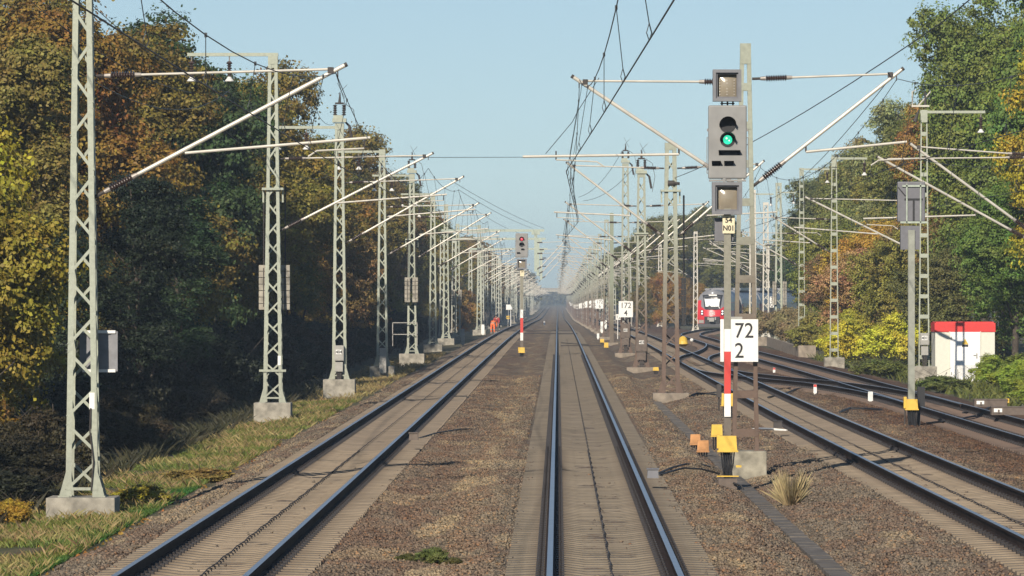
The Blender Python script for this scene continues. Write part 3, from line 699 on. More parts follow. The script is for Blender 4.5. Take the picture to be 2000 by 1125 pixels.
b = MB(); b.box((0, -.12, 4.5), (.26, .014, 9.0)); b.box((0, .12, 4.5), (.26, .014, 9.0)); b.box((0, 0, 4.5), (.012, .226, 9.0)); b.build('girder', M['post_olive'], R5)
foundation(R5, .9, .9, 0, -.4, 'concrete_rust'); cantilever(R5, -1, 3.2, 7.45, 7.35, 5.1, .15, zc=5.7); cantilever(R5, 1, 2.9, 7.45, 7.35, 5.1, .15, zc=5.7)
SC.append((.5, 380)); S2.append((6.6, 380))
R6 = mast_root('lattice_mast', 3.8, 430, -.15, 'lattice mast to the right of the sign 172 6, with a pale upper half', 'mast', GR)
lattice_mb(9.2, .54, .32, pan=.7, leg=.09).build('lattice_column', M['mast_rust'], R6); foundation(R6, 1.1, 1.1, 0, -.5, 'concrete_rust')
cantilever(R6, -1, 3.3, 7.45, 7.35, 5.1, .2, zc=5.7); cantilever(R6, 1, 2.8, 7.45, 7.35, 5.1, .2, zc=5.7); SC.append((.5, 430)); S2.append((6.6, 430))
R7 = dup(R6, None, (3.95, 520, -.15 + float(gz(520))), 'rust footed lattice mast directly behind the sign 172 6'); SC.append((.6, 520)); S2.append((6.75, 520))
d = 520; k = 0
while d < 2280:
    d += (36 if d < 1100 else 55) + random.uniform(-6, 6)
    x = 3.75 + random.uniform(-.15, .15)
    lab = ('small lattice mast in the crowded right row, %s one past the sign 172 6' % ordw[k]) if k < 6 else 'tiny hazy lattice mast near the far end of the right row'
    dup(R6, None, (x, d, -.15 + float(gz(d))), lab, GR); SC.append((x - 3.3, d)); S2.append((x + 2.8, d)); k += 1
RL = mast_root('ladder_mast', 8.9, 610, -.2, 'small ladder mast right of the row, first behind the sign 172 4', 'mast', 'ladder masts beyond the right track')
ladder_mb(8.8, .5, .24, pan=.8, web=.1).build('ladder_column', M['mast_far'], RL); foundation(RL, .9, .9, 0, -.5)
cantilever(RL, -1, 2.6, 7.2, 7.1, 5.0, .15, zc=5.6)
d = 610; k = 1
while d < 1900:
    d += 57 + random.uniform(-5, 5)
    lab = ('small ladder mast right of the row, %s behind the sign 172 4' % ordw[k]) if k < 5 else 'tiny hazy ladder mast far down the right edge of the line'
    dup(RL, None, (8.9 + random.uniform(-.4, .4), d, -.2 + float(gz(d))), lab); k += 1

# far right masts
def ladder(label, x, d, Hm, canti=None, arm=None, zb=-.15, wx=.95):
    m = mast_root('ladder_mast', x, d, zb, label, 'mast', GF)
    ladder_mb(Hm, .42, .24, dp=.07, pan=.78, web=.045).build('ladder_column', M['mast'], m); foundation(m, wx, .8, 0, -.7)
    if canti: cantilever(m, -1, *canti)
    if arm: crossarm(m, 1, arm, Hm - .08, posts=(.95,))
    return m
F1 = ladder('ladder mast beside the white hut, with a floodlight head and an arm reaching right', 14.06, 210.5, 9.85, (4.45, 6.45, 6.35, 4.35, .2, True, 5.0), 2.3, .42)
mast_box(F1, .0, -.3, 1.05, .34, .46, '401')
b = MB(); b.box((-.15, 0, 10.0), (.7, .12, .07)); b.tube([(-.45, 0, 10.0), (-.45, 0, 10.55), (-.33, 0, 10.6)], .03, 6); b.tube([(-.2, 0, 10.03), (.25, 0, 10.55)], .03, 6)
b.tube([(.05, 0, 10.05), (.05, 0, 10.55)], [.06, .03], 8, 1); b.tube([(-.2, 0, 9.85), (-.35, 0, 9.4)], [.03, .09], 8, 1); b.build('isolating_switch', [M['tube'], M['soot']], F1)
F2 = ladder('ladder mast rising out of the yellow bushes on its own concrete block', 13.0, 258, 9.45, (2.85, 6.6, 6.5, 4.95, .2, True, 5.2), 1.5, .2)
F3 = ladder('ladder mast left of the yellow bushes, behind the low concrete wall', 14.45, 325, 10.8, (3.7, 7.0, 6.9, 5.0, .2, True, 5.5), 1.6)
F4 = mast_root('lattice_mast', 15.9, 395, -.2, 'wide pale lattice mast with two weight stacks, right of the white speed sign', 'mast', GF)
lattice_mb(11.4, .56, .40, pan=.8, leg=.12).build('lattice_column', M['mast'], F4); foundation(F4, 1.2, 1.0, 0, -.5)
cantilever(F4, -1, 4.9, 7.0, 6.9, 5.0, .2, zc=5.5); weights(F4, (-.32, .42), 2.6, 4.3, -.4); crossarm(F4, 1, 1.2, 10.7, posts=(.9,))
F5 = mast_root('lattice_mast', 16.3, 430, -.2, 'pale lattice mast just left of the white speed sign', 'mast', GF)
lattice_mb(10.6, .52, .40, pan=.7, leg=.09).build('lattice_column', M['tube'], F5); foundation(F5, 1.1, 1.0, 0, -.5); cantilever(F5, -1, 4.8, 7.0, 6.9, 5.0, .2, zc=5.5)
F6 = mast_root('lattice_mast', 13.5, 380, -.2, 'bright lattice mast rising behind the sign 172 2', 'mast', GF)
lattice_mb(10.6, .52, .40, pan=.75, leg=.09).build('lattice_column', M['tube'], F6); foundation(F6, 1.1, 1.0, 0, -.5); cantilever(F6, -1, 2.9, 7.0, 6.9, 5.0, .2, zc=5.5); crossarm(F6, 1, 1.4, 10.3, posts=(.9,))
F7 = mast_root('lattice_mast', 13.3, 530, -.2 + 0, 'slender pale lattice mast just left of the red train', 'mast', GF)
lattice_mb(9.6, .52, .36, pan=.7, leg=.09).build('lattice_column', M['tube'], F7); foundation(F7, .9, .9, 0, -.5); cantilever(F7, -1, 3.2, 7.0, 6.9, 5.0, .2, zc=5.5)
F8 = dup(F7, None, (24.5, 640, -.3 + float(gz(640))), 'distant pale lattice mast behind the rear of the red train')
F9 = dup(F7, None, (11.9, 640, -.2 + float(gz(640))), 'distant pale lattice mast above the orange bush, left of the train')
F0 = ladder('mast outside the right edge with its bracket arm reaching in, nearer of two', 13.3, 150, 9.5, (3.55, 7.40, 7.15, 4.95, .2, False))
F0b = ladder('mast outside the right edge with its bracket arm reaching in, farther of two', 14.55, 166, 9.5, (4.75, 7.45, 7.5, 4.95, .2, True, 5.3))
S3 += [(9.75, 150), (9.8, 166), (9.6, 210.5), (10.15, 258), (10.6, 325), (10.6, 380), (11.0, 430)]

# T-shaped portal masts beyond the red signal
for i, (d, zbm) in enumerate(((454, 8.65), (505, 8.55), (600, 8.6))):
    z0 = float(gz(d)) - .25
    t = empty('portal_mast', (-1.85, d, z0), 0, ['pale green T-shaped portal mast behind the red signal, nearest of three', 'pale green portal mast, middle one of three behind the red signal', 'pale green portal mast, farthest of three behind the red signal'][i], 'mast', 'portal masts over the left track')
    hp = 3.3; zc_ = zbm - hp / 2
    b = MB(); b.box((0, -.12, zc_), (.26, .016, hp)); b.box((0, .12, zc_), (.26, .016, hp)); b.box((0, 0, zc_), (.014, .224, hp)); b.build('hanging_post', M['post_green'], t)
    b = MB()
    for zz in (-.9, -1.8): b.tube([(.1, 0, zbm + zz), (.55, 0, zbm + zz)], .05, 8); b.tube([(.5, 0, zbm + zz), (2.4, 0, zbm + zz + .1)], .025, 6, 1)
    b.tube([(.1, 0, zbm - 3.1), (.45, 0, zbm - 2.9)], .06, 8); b.tube([(.4, 0, zbm - 2.93), (2.3, 0, zbm - .9)], .035, 8, 1); b.build('bracket_arm', [M['insul'], M['tube']], t)
    b = MB(); b.box((-3.6, 0, zbm + .1), (8.6, .2, .2)); b.box((.0, -.15, zbm - .1), (.7, .04, .3)); b.build('beam', M['post_green'], t)
    c = lattice_mb(zbm - .03, .5, .34, pan=.7, leg=.09); c.v = [(v[0] - 7.75, v[1], v[2]) for v in c.v]; c.build('end_post', M['mast_far'], t)

# ------------------------------------------------------------------ overhead wires
def sag(p, q, s, n=14):
    p, q = Vector(p), Vector(q); return [p.lerp(q, i / n) - Vector((0, 0, 4 * s * (i / n) * (1 - i / n))) for i in range(n + 1)]
def overhead(label, sup, zm, zc, first, stag=.3, rm=.0075, rc=.0085, nd=95):
    t = empty('overhead_line', (0, 0, 0), 0, label, 'overhead wire', 'overhead lines over the tracks')
    pts = [first] + sorted(sup, key=lambda a: a[1]); mp, cp, drops = [], [], []
    for i in range(len(pts) - 1):
        (xa, da), (xb, db) = pts[i], pts[i + 1]
        sa, sb = (-stag if i % 2 else stag), (stag if i % 2 else -stag)
        ga, gb = float(gz(da)), float(gz(db)); L = db - da
        m = sag((xa, da, zm + ga), (xb, db, zm + gb), min(1.05, L * L * .00021)); c = sag((xa + sa, da, zc + ga), (xb + sb, db, zc + gb), .03)
        mp += m[:-1]; cp += c[:-1]
        if db < 700:
            n = max(2, int(L / 9)); 
            for j in range(n):
                f = (j + .5) / n; k = f * 14; a = int(k); w_ = k - a
                drops.append((m[a].lerp(m[a + 1], w_), c[a].lerp(c[a + 1], w_)))
    mp.append(m[-1]); cp.append(c[-1])
    MB().tube(mp, rm, 5).build('messenger_wire', M['wire'], t); MB().tube(cp, rc, 5).build('contact_wire', M['wire'], t)
    for p, q in drops[:nd]:
        b = MB(); b.tube([p, q + Vector((0, 0, .16))], .005, 4)
        b.tube([q + Vector((0, 0, .16)), q + Vector((.025, .03, .07)), q, q + Vector((-.025, -.03, .07)), q + Vector((0, 0, .16))], .006, 4); b.box(p, (.03, .05, .05)); b.build('dropper', M['wire'], t)
    return t
overhead('sagging wires with droppers strung over the left track', S1, 6.95, 5.55, (-4.0, 28), .25)
overhead('wire bundle with droppers over the middle track, rising out of the picture', SC, 7.40, 5.62, (.78, 36), .26)
overhead('wires with droppers over the right-hand track behind the green signal', S2, 7.42, 5.62, (7.0, 36), .28)
overhead('wires over the siding beside the right-hand wood', S3, 6.95, 5.45, (10.4, 60), .25)
def wire(label, pts, r=.008, name='cable'):
    t = MB().tube(pts, r, 5).build(name, M['wire']); return tag(t, label, 'cable', 'single cables strung between masts')
feed = [(L1, 2.5, 9.6), (L2, 2.42, 9.2)]
def feeder(label, off, zs):
    pts = []; xs = [(-8.02, 25, 9.7), (-8.02, 92.5, 9.6), (-8.48, 163, 9.2), (-7.9, 198, 8.0), (-7.8, 243, 8.4), (-7.55, 283, 8.1), (-8, 350, 8.5), (-8.1, 396, 8.5), (-8.2, 450, 8.2)]
    for (xa, da, za), (xb, db, zb_) in zip(xs, xs[1:]): pts += sag((xa - off, da, za), (xb - off, db, zb_), .55 if db < 170 else .3)[:-1]
    return wire(label, pts, .009, 'feeder_cable')
feeder('dark feeder cable hung from the outer insulators of the left masts', 2.45, 0)
feeder('dark feeder cable hung from the inner insulators of the left masts', 1.3, 0)
wire('long cable rising from the stout right mast across the sky to the upper right', sag((3.9, 183, 7.08), P(1845, 40, 95), .25) + [P(1905, -10, 85)], .011)
wire('thin stay cable crossing the sky between left bracket tube and middle bracket tube', [P(690, 306, 93), P(860, 307.5, 98), P(1022, 307, 106.9)], .005)
wire('looping earth cable at the head of the second left mast', sag(P(1378 - 840, 110, 163), P(600, 155, 163), .12) + sag(P(600, 155, 163), P(655, 135, 92.5), .1), .007)
wire('thin cable falling from the left bracket tip to the third mast head', [P(655, 140, 92.6), P(672, 195, 150), P(675, 214, 198)], .008)
wire('drooping loop of cable below the third mast head', sag(P(606, 158, 100), P(625, 230, 150), .1) + sag(P(625, 230, 150), P(655, 238, 198), .15), .007)
wire('upper of three slack cables behind the red signal', sag(P(880, 352, 300), P(1063, 446, 454), .2), .013)
wire('middle of three slack cables behind the red signal', sag(P(895, 370, 330), P(1040, 446, 454), .2), .013)
wire('lowest of three slack cables behind the red signal', sag(P(915, 400, 380), P(1015, 456, 505), .2), .013)
wire('slanting cable from the switchgear mast down to the middle track wires', sag(P(1240, 326, 250), P(1140, 392, 300), .35), .011)
wire('second slanting cable beside the switchgear masts', sag(P(1215, 295, 309), P(1130, 385, 330), .5), .012)
wire('cable looping down from the bracket tip above the middle track', [P(1170, 152, 107), P(1128, 218, 107.4), P(1118, 238, 107.6), P(1066, 300, 107)], .007)

wire('drooping cable from the second mast insulators towards the nearest mast', sag(P(452, 172, 163), P(186, 160, 92.5), .55, 18), .009)
wire('cable slung between the heads of the two ladder masts by the yellow bushes', sag(P(1800, 235, 210), P(1632, 302, 258), .5) + sag(P(1632, 302, 258), P(1562, 330, 325), .5), .010)
wire('slanting cable from the ladder mast head behind the green signal', sag(P(1745, 145, 107), P(1500, 480 - 90, 250), .4), .009)
# ------------------------------------------------------------------ signals
def disc(b, c, r, y, n=20, mi=0, dep=.02):
    pts = [(c[0] + r * math.cos(2 * math.pi * i / n), c[1] + r * math.sin(2 * math.pi * i / n)) for i in range(n)]
    b.prism(pts, y - dep, y, mi)
def hood(parent, x, z, r, dep, y):
    """round visor: upper shell of a cone, longer at the top"""
    b = MB(); n = 12; t = .008
    for rr, flip in ((r, 0), (r - t, 1)):
        vs = []
        for i in range(n + 1):
            a = R(-15 + 210 * i / n); l = dep * (.35 + .65 * max(0, math.sin(a)))
            vs += [(x + rr * math.cos(a), y, z + rr * math.sin(a)), (x + rr * 1.08 * math.cos(a), y - l, z + rr * 1.02 * math.sin(a))]
        fs = [(2 * i, 2 * i + 1, 2 * i + 3, 2 * i + 2) for i in range(n)]
        b.add(vs, fs)
    disc(b, (x, z), r, y + .001, 20, 0, .006)
    return b.build('lamp_hood', M['black'], parent)
def indicator(root, x, z, w, h, y, dep=.28, dots=True):
    """square indicator lamp box with a deep frame and tinted pane"""
    b = MB(); b.box((x, y + dep * .75, z), (w * .94, dep, h * .94), 0); f = w * .11
    for sx in (-1, 1): b.box((x + sx * (w - f) / 2, y - .02, z), (f, dep * .9, h))
    for sz in (-1, 1): b.box((x, y - .02, z + sz * (h - f) / 2), (w - 2 * f, dep * .9 - .006, f))
    g = f * .5
    for sx in (-1, 1): b.box((x + sx * (w / 2 - f - g / 2), y - .01, z), (g, dep * .6, h - 2 * f), 1)
    for sz in (-1, 1): b.box((x, y - .01, z + sz * (h / 2 - f - g / 2)), (w - 2 * f - 2 * g, dep * .6 - .006, g), 1)
    o = b.build('indicator_box', [M['housing_mid'], M['housing_dark']], root)
    pw, ph = w - 2 * f - 2 * g - .004, h - 2 * f - 2 * g - .004; q = MB(); N = 9
    vs = [(x + pw * (i / (N - 1) - .5), y + .03 - .05 * (1 - (2 * i / (N - 1) - 1) ** 2) * (1 - (2 * j / (N - 1) - 1) ** 2), z + ph * (j / (N - 1) - .5)) for j in range(N) for i in range(N)]
    q.add(vs, [(j * N + i, j * N + i + 1, (j + 1) * N + i + 1, (j + 1) * N + i) for j in range(N - 1) for i in range(N - 1)]); q.build('pane', M['glass_panel'], o, smooth=True)
    if dots:
        q = MB()
        for ix, xx in enumerate((-.28, 0, .28)):
            for j in range(6):
                disc(q, (x + xx * w * .9, z - h * .28 + j * h * .09), w * .014, y - .012, 6, 0, .006)
        q.build('lamp_dots', M['white_insul'], o)
    return o
def signal(root, zs, head, lower, upper, hoods, lit, plate_txt, board, yb, postw=.115, hx=0.0):
    """main signal on a steel post; zs = heights over the root"""
    b = MB(); top = head[0] - .1
    b.box((-postw / 2, 0, top / 2), (.012, postw, top)); b.box((postw / 2, 0, top / 2), (.012, postw, top)); b.box((0, -postw / 2 + .006, top / 2), (postw - .012, .012, top))
    b.build('post', M['post'], root)
    w, z0, z1 = head[2], head[0], head[1]
    q = MB(); q.box((hx, -.06, (z0 + z1) / 2), (w, .20, z1 - z0)); hd = q.build('signal_head', M['housing'], root, bevel=.03)
    e = MB()
    for sx in (-1, 1):
        e.tube([(hx + sx * (w / 2 + .025), -.12, z0 + .1), (hx + sx * (w / 2 + .025), -.12, z0 + .75)], .009, 6)
        for zz in (z0 + .1, z0 + .75): e.tube([(hx + sx * (w / 2 - .01), -.12, zz), (hx + sx * (w / 2 + .028), -.12, zz)], .009, 6)
        e.box((hx + sx * (w / 2 + .01), -.1, z1 - .45), (.03, .06, .05))
    e.box((hx, -.06, z0 - .03), (w * .96, .18, .035)); e.box((hx - .06, -.16, z0 - .05), (.05, .04, .12)); e.build('handrail', M['housing'], hd)
    for k_, (x, z, r) in enumerate(hoods['round']):
        h = hood(hd, hx + x, z0 + z, r, .30, -.165)
        if k_ == lit[0]:
            l_ = MB(); disc(l_, (hx + x, z0 + z), r * .62, -.172, 20, 0, .012); l_.build('signal_lamp', M[lit[1]], hd)
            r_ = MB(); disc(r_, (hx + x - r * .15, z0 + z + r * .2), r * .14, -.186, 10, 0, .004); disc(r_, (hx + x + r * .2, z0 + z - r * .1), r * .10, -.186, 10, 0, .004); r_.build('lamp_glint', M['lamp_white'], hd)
    for x, z, ww, hh in hoods['rect']:
        g = MB(); g.box((hx + x, -.163, z0 + z), (ww, .01, hh))
        g.add([(hx + x - ww / 2, -.168, z0 + z + hh / 2), (hx + x + ww / 2, -.168, z0 + z + hh / 2), (hx + x + ww / 2 + .01, -.32, z0 + z + hh / 2 - .01), (hx + x - ww / 2 - .01, -.32, z0 + z + hh / 2 - .01)], [(0, 1, 2, 3)])
        for sx in (-1, 1):
            X = hx + x + sx * ww / 2; g.add([(X, -.168, z0 + z - hh / 2), (X, -.168, z0 + z + hh / 2), (X + sx * .01, -.32, z0 + z + hh / 2 - .01)], [(0, 1, 2)])
        g.build('lamp_hood', M['black'], hd)
    if upper: indicator(root, hx + upper[4], (upper[0] + upper[1]) / 2, upper[2], upper[1] - upper[0], -.08)
    if upper:
        u = MB()
        u.box((hx, -.06, (z1 + upper[0]) / 2), (.26, .03, .02))
        for xx in (-.1, 0, .1): u.tube([(hx + xx, -.06, z1 - .02), (hx + xx, -.06, upper[0] + .02)], .018, 6)
        u.build('mounting_bracket', M['soot'], root)
    if lower: indicator(root, hx + lower[4], (lower[0] + lower[1]) / 2, lower[2], lower[1] - lower[0], -.08, dots=False)
    pz, pw, ph = plate_txt[2], plate_txt[3], plate_txt[4]
    pl = MB().box((.02, -.09, pz), (pw, .012, ph)).build('name_plate', M['cream'], root)
    text('lettering', plate_txt[0], ph * .40, M['ink'], pl, (.02, -.098, pz + ph * .1), .003); 
    if plate_txt[1]: text('lettering', plate_txt[1], ph * .40, M['ink'], pl, (.02, -.098, pz - ph * .34), .003, sx=.9)
    m = MB(); bz = board
    for za, zb2, mi in ((bz[0], bz[1], 0), (bz[1], bz[2], 1), (bz[2], bz[3], 0)): m.box((0, -.085, (za + zb2) / 2), (postw + .004, .012, zb2 - za), mi)
    m.build('mast_board', [M['white'], M['red']], root)
    y = MB(); y.box((0, -.17, yb + .14), (.34, .20, .27), 0, None, .9); y.box((0, -.17, yb - .005), (.38, .24, .03)); 
    y.box((-.17, -.1, yb + .17), (.05, .2, .24)); yo = y.build('terminal_box', M['yellow'], root)
    c = MB()
    for i in range(7):
        x0 = -.12 + .04 * i; xb = x0 * .6 + random.uniform(-.05, .05)
        c.tube([(x0, -.17, yb - .02), (x0 * .8, -.2, yb - .25), (xb, -.2, yb - .5), (xb * 1.6, -.22, .02 + .05 * (i % 2))], .016, 6)
    c.build('cables', M['black'], yo)
    return hd
s1 = empty('railway_signal', (3.09, 100, -.42), 0, 'large signal showing green, with plate 54 N01 and red and white post', 'signal', 'main signals')
z = .42                                              # heights above are over rail level
signal(s1, 0, (5.32 + z, 6.66 + z, .70), (4.67 + z, 5.26 + z, .55, 0, -.01), (6.73 + z, 7.31 + z, .52, 0, -.01),
       {'round': [(.0, .98, .145), (.0, .71, .135)], 'rect': [(.03, .475, .38, .095), (-.21, .28, .15, .095), (.02, .28, .16, .095)]}, (1, 'green_lamp'),
       ('54', 'N01', 4.49 + z, .22, .33), (.98 + z, 1.40 + z, 2.17 + z, 2.58 + z), .36 + z)
MB().box((-.06, .15, 4.40 + z), (.34, .25, .42)).build('rear_box', M['housing_dark'], s1)
b = MB(); b.box((0, 0, .14), (.34, .5, .28)); b.box((0, -.2, .32), (.4, .04, .02), 1); b.box((.2, -.2, .5), (.1, .06, .04), 1); b.build('footing', [M['cabinet_brown'], M['yellow']], s1)
b = MB()
for i in range(4): b.tube([(-.1 - .05 * i, -.25, .1), (-.5 - .1 * i, -.4 - .2 * i, .06), (-1.0, -.5 - .25 * i, .12), (-1.55, -.9 - .1 * i, .16)], .018, 6)
b.tube([(.1, -.3, .2), (.25, -.4, .15), (.3, -.5, -.02)], .02, 6); b.build('ground_cables', M['black'], s1)
z0 = -.3
s2 = empty('railway_signal', (-1.99, 300, z0), 0, 'smaller distant signal showing red between the left and middle tracks', 'signal', 'main signals')
z = -z0
signal(s2, 0, (5.2 + z, 6.5 + z, .68), (4.53 + z, 5.10 + z, .55, 0, 0), None,
       {'round': [(.0, .98, .13), (.0, .68, .13)], 'rect': [(.05, .42, .15, .1), (-.18, .22, .15, .1)]}, (0, 'red_lamp'),
       ('14', None, 4.32 + z, .22, .34), (.63 + z, 1.06 + z, 1.87 + z, 2.32 + z), -.02 + z, .15)
foundation(s2, .5, .5, .05, -.3, 'concrete_rust')
# signal seen from behind
s3 = empty('railway_signal', (9.22, 143, -.32), 0, 'dark signal seen from behind on a grey post with a yellow box', 'signal', 'signals')
b = MB(); b.box((-.08, 0, 2.6), (.014, .16, 5.2)); b.box((.08, 0, 2.6), (.014, .16, 5.2)); b.box((0, -.06, 2.6), (.146, .012, 5.2)); b.build('post', M['post_grey'], s3)
q = MB(); q.box((0, .12, 6.06 - .12), (.72, .28, 1.05)); hd = q.build('signal_head', M['housing_dark'], s3, bevel=.03)
e = MB(); e.box((-.12, -.05, 5.9), (.035, .03, 1.02)); e.box((.24, -.05, 5.9), (.035, .03, 1.02)); e.box((.06, -.05, 6.35), (.6, .03, .05)); e.box((.06, -.05, 5.40), (.7, .03, .05)); e.build('support_frame', M['post_green'], hd)
e = MB(); e.box((.06, -.028, 6.0), (.48, .012, .05)); e.box((.06, -.028, 5.7), (.05, .012, .55)); e.box((-.25, -.028, 6.2), (.3, .012, .03), 0, Matrix.Rotation(R(50), 3, 'Y')); e.build('door_seam', M['black'], hd)
MB().box((-.03, .1, 5.0), (.5, .26, .62)).build('indicator_box', M['housing_dark'], s3)
y = MB(); y.box((0, -.17, .66), (.32, .2, .26), 0, None, .9); y.box((0, -.17, .52), (.36, .24, .03)); y.box((-.17, -.05, .7), (.07, .24, .3)); yo = y.build('terminal_box', M['yellow'], s3)
c = MB()
for i in range(6): c.tube([(-.1 + .05 * i, -.17, .5), (-.08 + .04 * i, -.18, .2), (-.06 + .03 * i, -.16, .0)], .022, 6)
c.build('cables', M['black'], yo)
MB().box((.26, .1, .85), (.19, .2, .52)).box((.2, .1, .3), (.08, .08, .6)).build('relay_case', M['black'], s3)
b = MB(); b.box((0, 0, .02), (.9, .4, .05)); b.tube([(-.18, -.1, 0), (-.17, -.1, .55)], .025, 6); b.build('footing', M['soot'], s3)

# hectometre signs
def km_sign(label, x, d, zc, w, h, a, bb, mast_y=.0):
    t = empty('kilometre_sign', (x, d, zc), 0, label, 'sign', 'white kilometre signs')
    q = MB(); q.box((0, 0, 0), (w, .018, h)); q.build('panel', M['white'], t, bevel=.006)
    text('numerals', a, h * .50, M['ink'], t, (0, -.014, h * .07), .001, sx=.92); text('numerals', bb, h * .50, M['ink'], t, (0, -.014, -h * .40), .001, sx=.92)
    c = MB(); c.box((0, .06, h / 2 - .06), (w * .5, .10, .04)); c.box((0, .06, -h / 2 + .04), (w * .6, .10, .04)); c.box((-.05, .03, h / 2 + .025), (.22, .06, .05)); c.build('clamp', M['cabinet'], t); return t
km_sign('big white sign 172 2 fixed to the ladder mast behind the green signal', 3.53, 106.75, HC - .93, .74, .83, '172', '2')
km_sign('white sign 172 4 on the tall mast right of the middle track', 3.81, 308.2, HC - .92, .80, .90, '172', '4')
km_sign('white sign 172 6 on a mast beyond the sign 172 4', 3.95, 519.2, HC - .46 - .75 + float(gz(519)) + .35, .80, .86, '172', '6')
for i, d in enumerate((640, 690, 740, 790, 850, 910, 990, 1080, 1200, 1350, 1550, 1800)):
    t = empty('board_sign', (3.85 + .25 * (i % 3 == 0), d, float(gz(d)) + 2.45), 0, 'small white board in the distant row along the right edge of the middle track', 'sign', 'distant white boards')
    MB().box((0, 0, 0), (.75, .02, .8)).build('panel', M['white'], t); MB().box((0, .05, -1.35), (.07, .06, 3.4)).build('post', M['cabinet'], t)
# speed sign '3 0'
t = empty('speed_sign', P(1507.5, 590, 405), 0, 'tall narrow white sign with 3 above 0 in front of the pale lattice masts', 'sign')
MB().box((0, 0, 0), (.30, .02, .80)).build('panel', M['white'], t); text('numerals', '3', .46, M['ink'], t, (0, -.016, .05), .004); text('numerals', '0', .46, M['ink'], t, (0, -.016, -.36), .004)
MB().box((0, .06, -1.3), (.25, .06, 1.9)).build('post', M['black'], t)
t = empty('speed_sign', P(1207, 619, 420), 0, 'half hidden white board with 12 on a thin pole, behind sign 172 4', 'sign')
MB().box((.08, 0, 0), (.5, .02, .42)).build('panel', M['white'], t); text('numerals', '12', .34, M['ink'], t, (.02, -.016, -.12), .004); MB().tube([(-.02, .03, .1), (-.02, .03, -1.9)], .03, 6).build('pole', M['white'], t)
# small white lamp signal left and striped board
d = 640.0; p = P(997.5, 604, d)
t = empty('lamp_post', (p.x, d, float(gz(d)) - .3), 0, 'thin white pole with a white half-dome lamp beside the left track', 'lamp')
MB().tube([(0, 0, 0), (0, 0, 2.1)], .045, 8).build('pole', M['white'], t)
b = MB(); b.tube([(0, 0, 2.1), (0, 0, 2.25), (0, 0, 2.4), (0, 0, 2.48)], [.22, .21, .13, .03], 12); b.build('lamp_shade', M['white'], t)
t = empty('board_sign', P(993, 600, 660), 0, 'square white board behind the half-dome lamp', 'sign')
MB().box((0, 0, 0), (.56, .02, .62)).build('panel', M['white'], t); MB().box((0, .04, -1.0), (.06, .05, 1.6)).build('post', M['cabinet'], t)
t = empty('warning_board', P(992, 620, 640), 0, 'yellow board with diagonal black stripes beside the left track', 'sign')
b = MB(); b.box((0, 0, 0), (.38, .02, .38))
for k in (-.16, 0.0, .16): b.box((k, -.014, 0), (.05, .008, .44 - abs(k)), 1, Matrix.Rotation(R(45), 3, 'Y'))
b.build('panel', [M['yellow'], M['black']], t); MB().box((0, .03, -.6), (.05, .04, 1.0)).build('post', M['cabinet'], t)

# ------------------------------------------------------------------ the hut
hx, hd_ = 16.12, 217.0; hz = -.40
t = empty('equipment_hut', (hx, hd_, hz), 0, 'small white and cream equipment hut with a bright red roof band', 'hut')
b = MB(); b.box((0, 1.1, 1.05), (2.36, 2.2, 2.2)); b.build('wall', M['hut_wall'], t, bevel=.01)
b = MB(); b.box((0, 1.1, 2.27), (2.42, 2.26, .36)); b.box((0, 1.1, 2.47), (2.30, 2.1, .05)); b.build('roof', M['hut_red'], t, bevel=.012)
b = MB(); b.box((0, -.012, 1.13), (1.18, .03, 1.94)); do = b.build('door', M['hut_door'], t)
b = MB(); 
for sx in (-1, 1): b.box((sx * .61, -.012, 1.13), (.03, .05, 1.98))
b.build('frame', M['hut_wall'], do)
b = MB()
for i in range(9): b.box((0, -.035, .36 + i * .05), (.85, .016, .028), 0, Matrix.Rotation(R(25), 3, 'X'))
b.build('vent_grille', M['white'], do); MB().box((.46, -.045, 1.15), (.04, .04, .2)).box((.40, -.06, 1.17), (.14, .02, .025)).build('handle', M['cabinet'], do)
for zz in (.45, 1.85): MB().box((-.54, -.035, zz), (.04, .03, .12)).build('hinge', M['cabinet'], do)
b = MB(); b.prism([(-.13, 1.60), (.13, 1.60), (0, 1.83)], -.045, -.03, 0); b.prism([(-.12, 1.51), (.12, 1.51), (.12, 1.585), (-.12, 1.585)], -.045, -.03, 1)
b.prism([(-.03, 1.63), (.02, 1.70), (.0, 1.70), (.02, 1.78), (-.03, 1.69), (-.005, 1.69)], -.05, -.0455, 1); b.build('warning_sign', [M['yellow'], M['black']], do)
MB().box((0, 1.1, -.10), (2.44, 2.3, .2)).build('plinth', M['concrete'], t)

# ------------------------------------------------------------------ small trackside things
def jbox(label, px, ytop, ybot, yfoot, d, w, m, legs=2, name='junction_box'):
    p = P(px, yfoot, d); s = F / d; zt = (yfoot - ytop) / s; zb_ = (yfoot - ybot) / s
    t = empty(name, (p.x, d, p.z), 0, label, 'junction box', 'trackside cable boxes')
    b = MB(); h = zt - zb_; b.box((0, 0, zb_ + h / 2 + .015), (w * .92, w * .7, h - .03), 0, None, .9); b.box((0, 0, zb_ + .012), (w, w * .78, .025)); b.box((0, -w * .34, zb_ + h * .5), (w * .6, .012, h * .55)); b.build('cover', M[m], t)
    c = MB()
    for i in range(legs + 2): c.tube([(-w * .3 + w * .6 * i / (legs + 1), 0, zb_), (-w * .25 + w * .5 * i / (legs + 1), 0, -.08)], .018, 6)
    c.build('cables', M['black'], t); return t
jbox('yellow cable box just left of the signal foot, above the orange ones', 1400, 829, 853, 872, 128, .29, 'yellow')
jbox('faded orange cable box, right one of two, left of the signal foot', 1373, 860, 883, 897, 119, .28, 'orange_box')
jbox('faded orange cable box, left one of two, left of the signal foot', 1358, 848, 869, 882, 124, .26, 'orange_box')
jbox('yellow cable box on a grey leg half hidden behind the red and white post', 1421, 768, 793, 828, 152, .38, 'yellow')
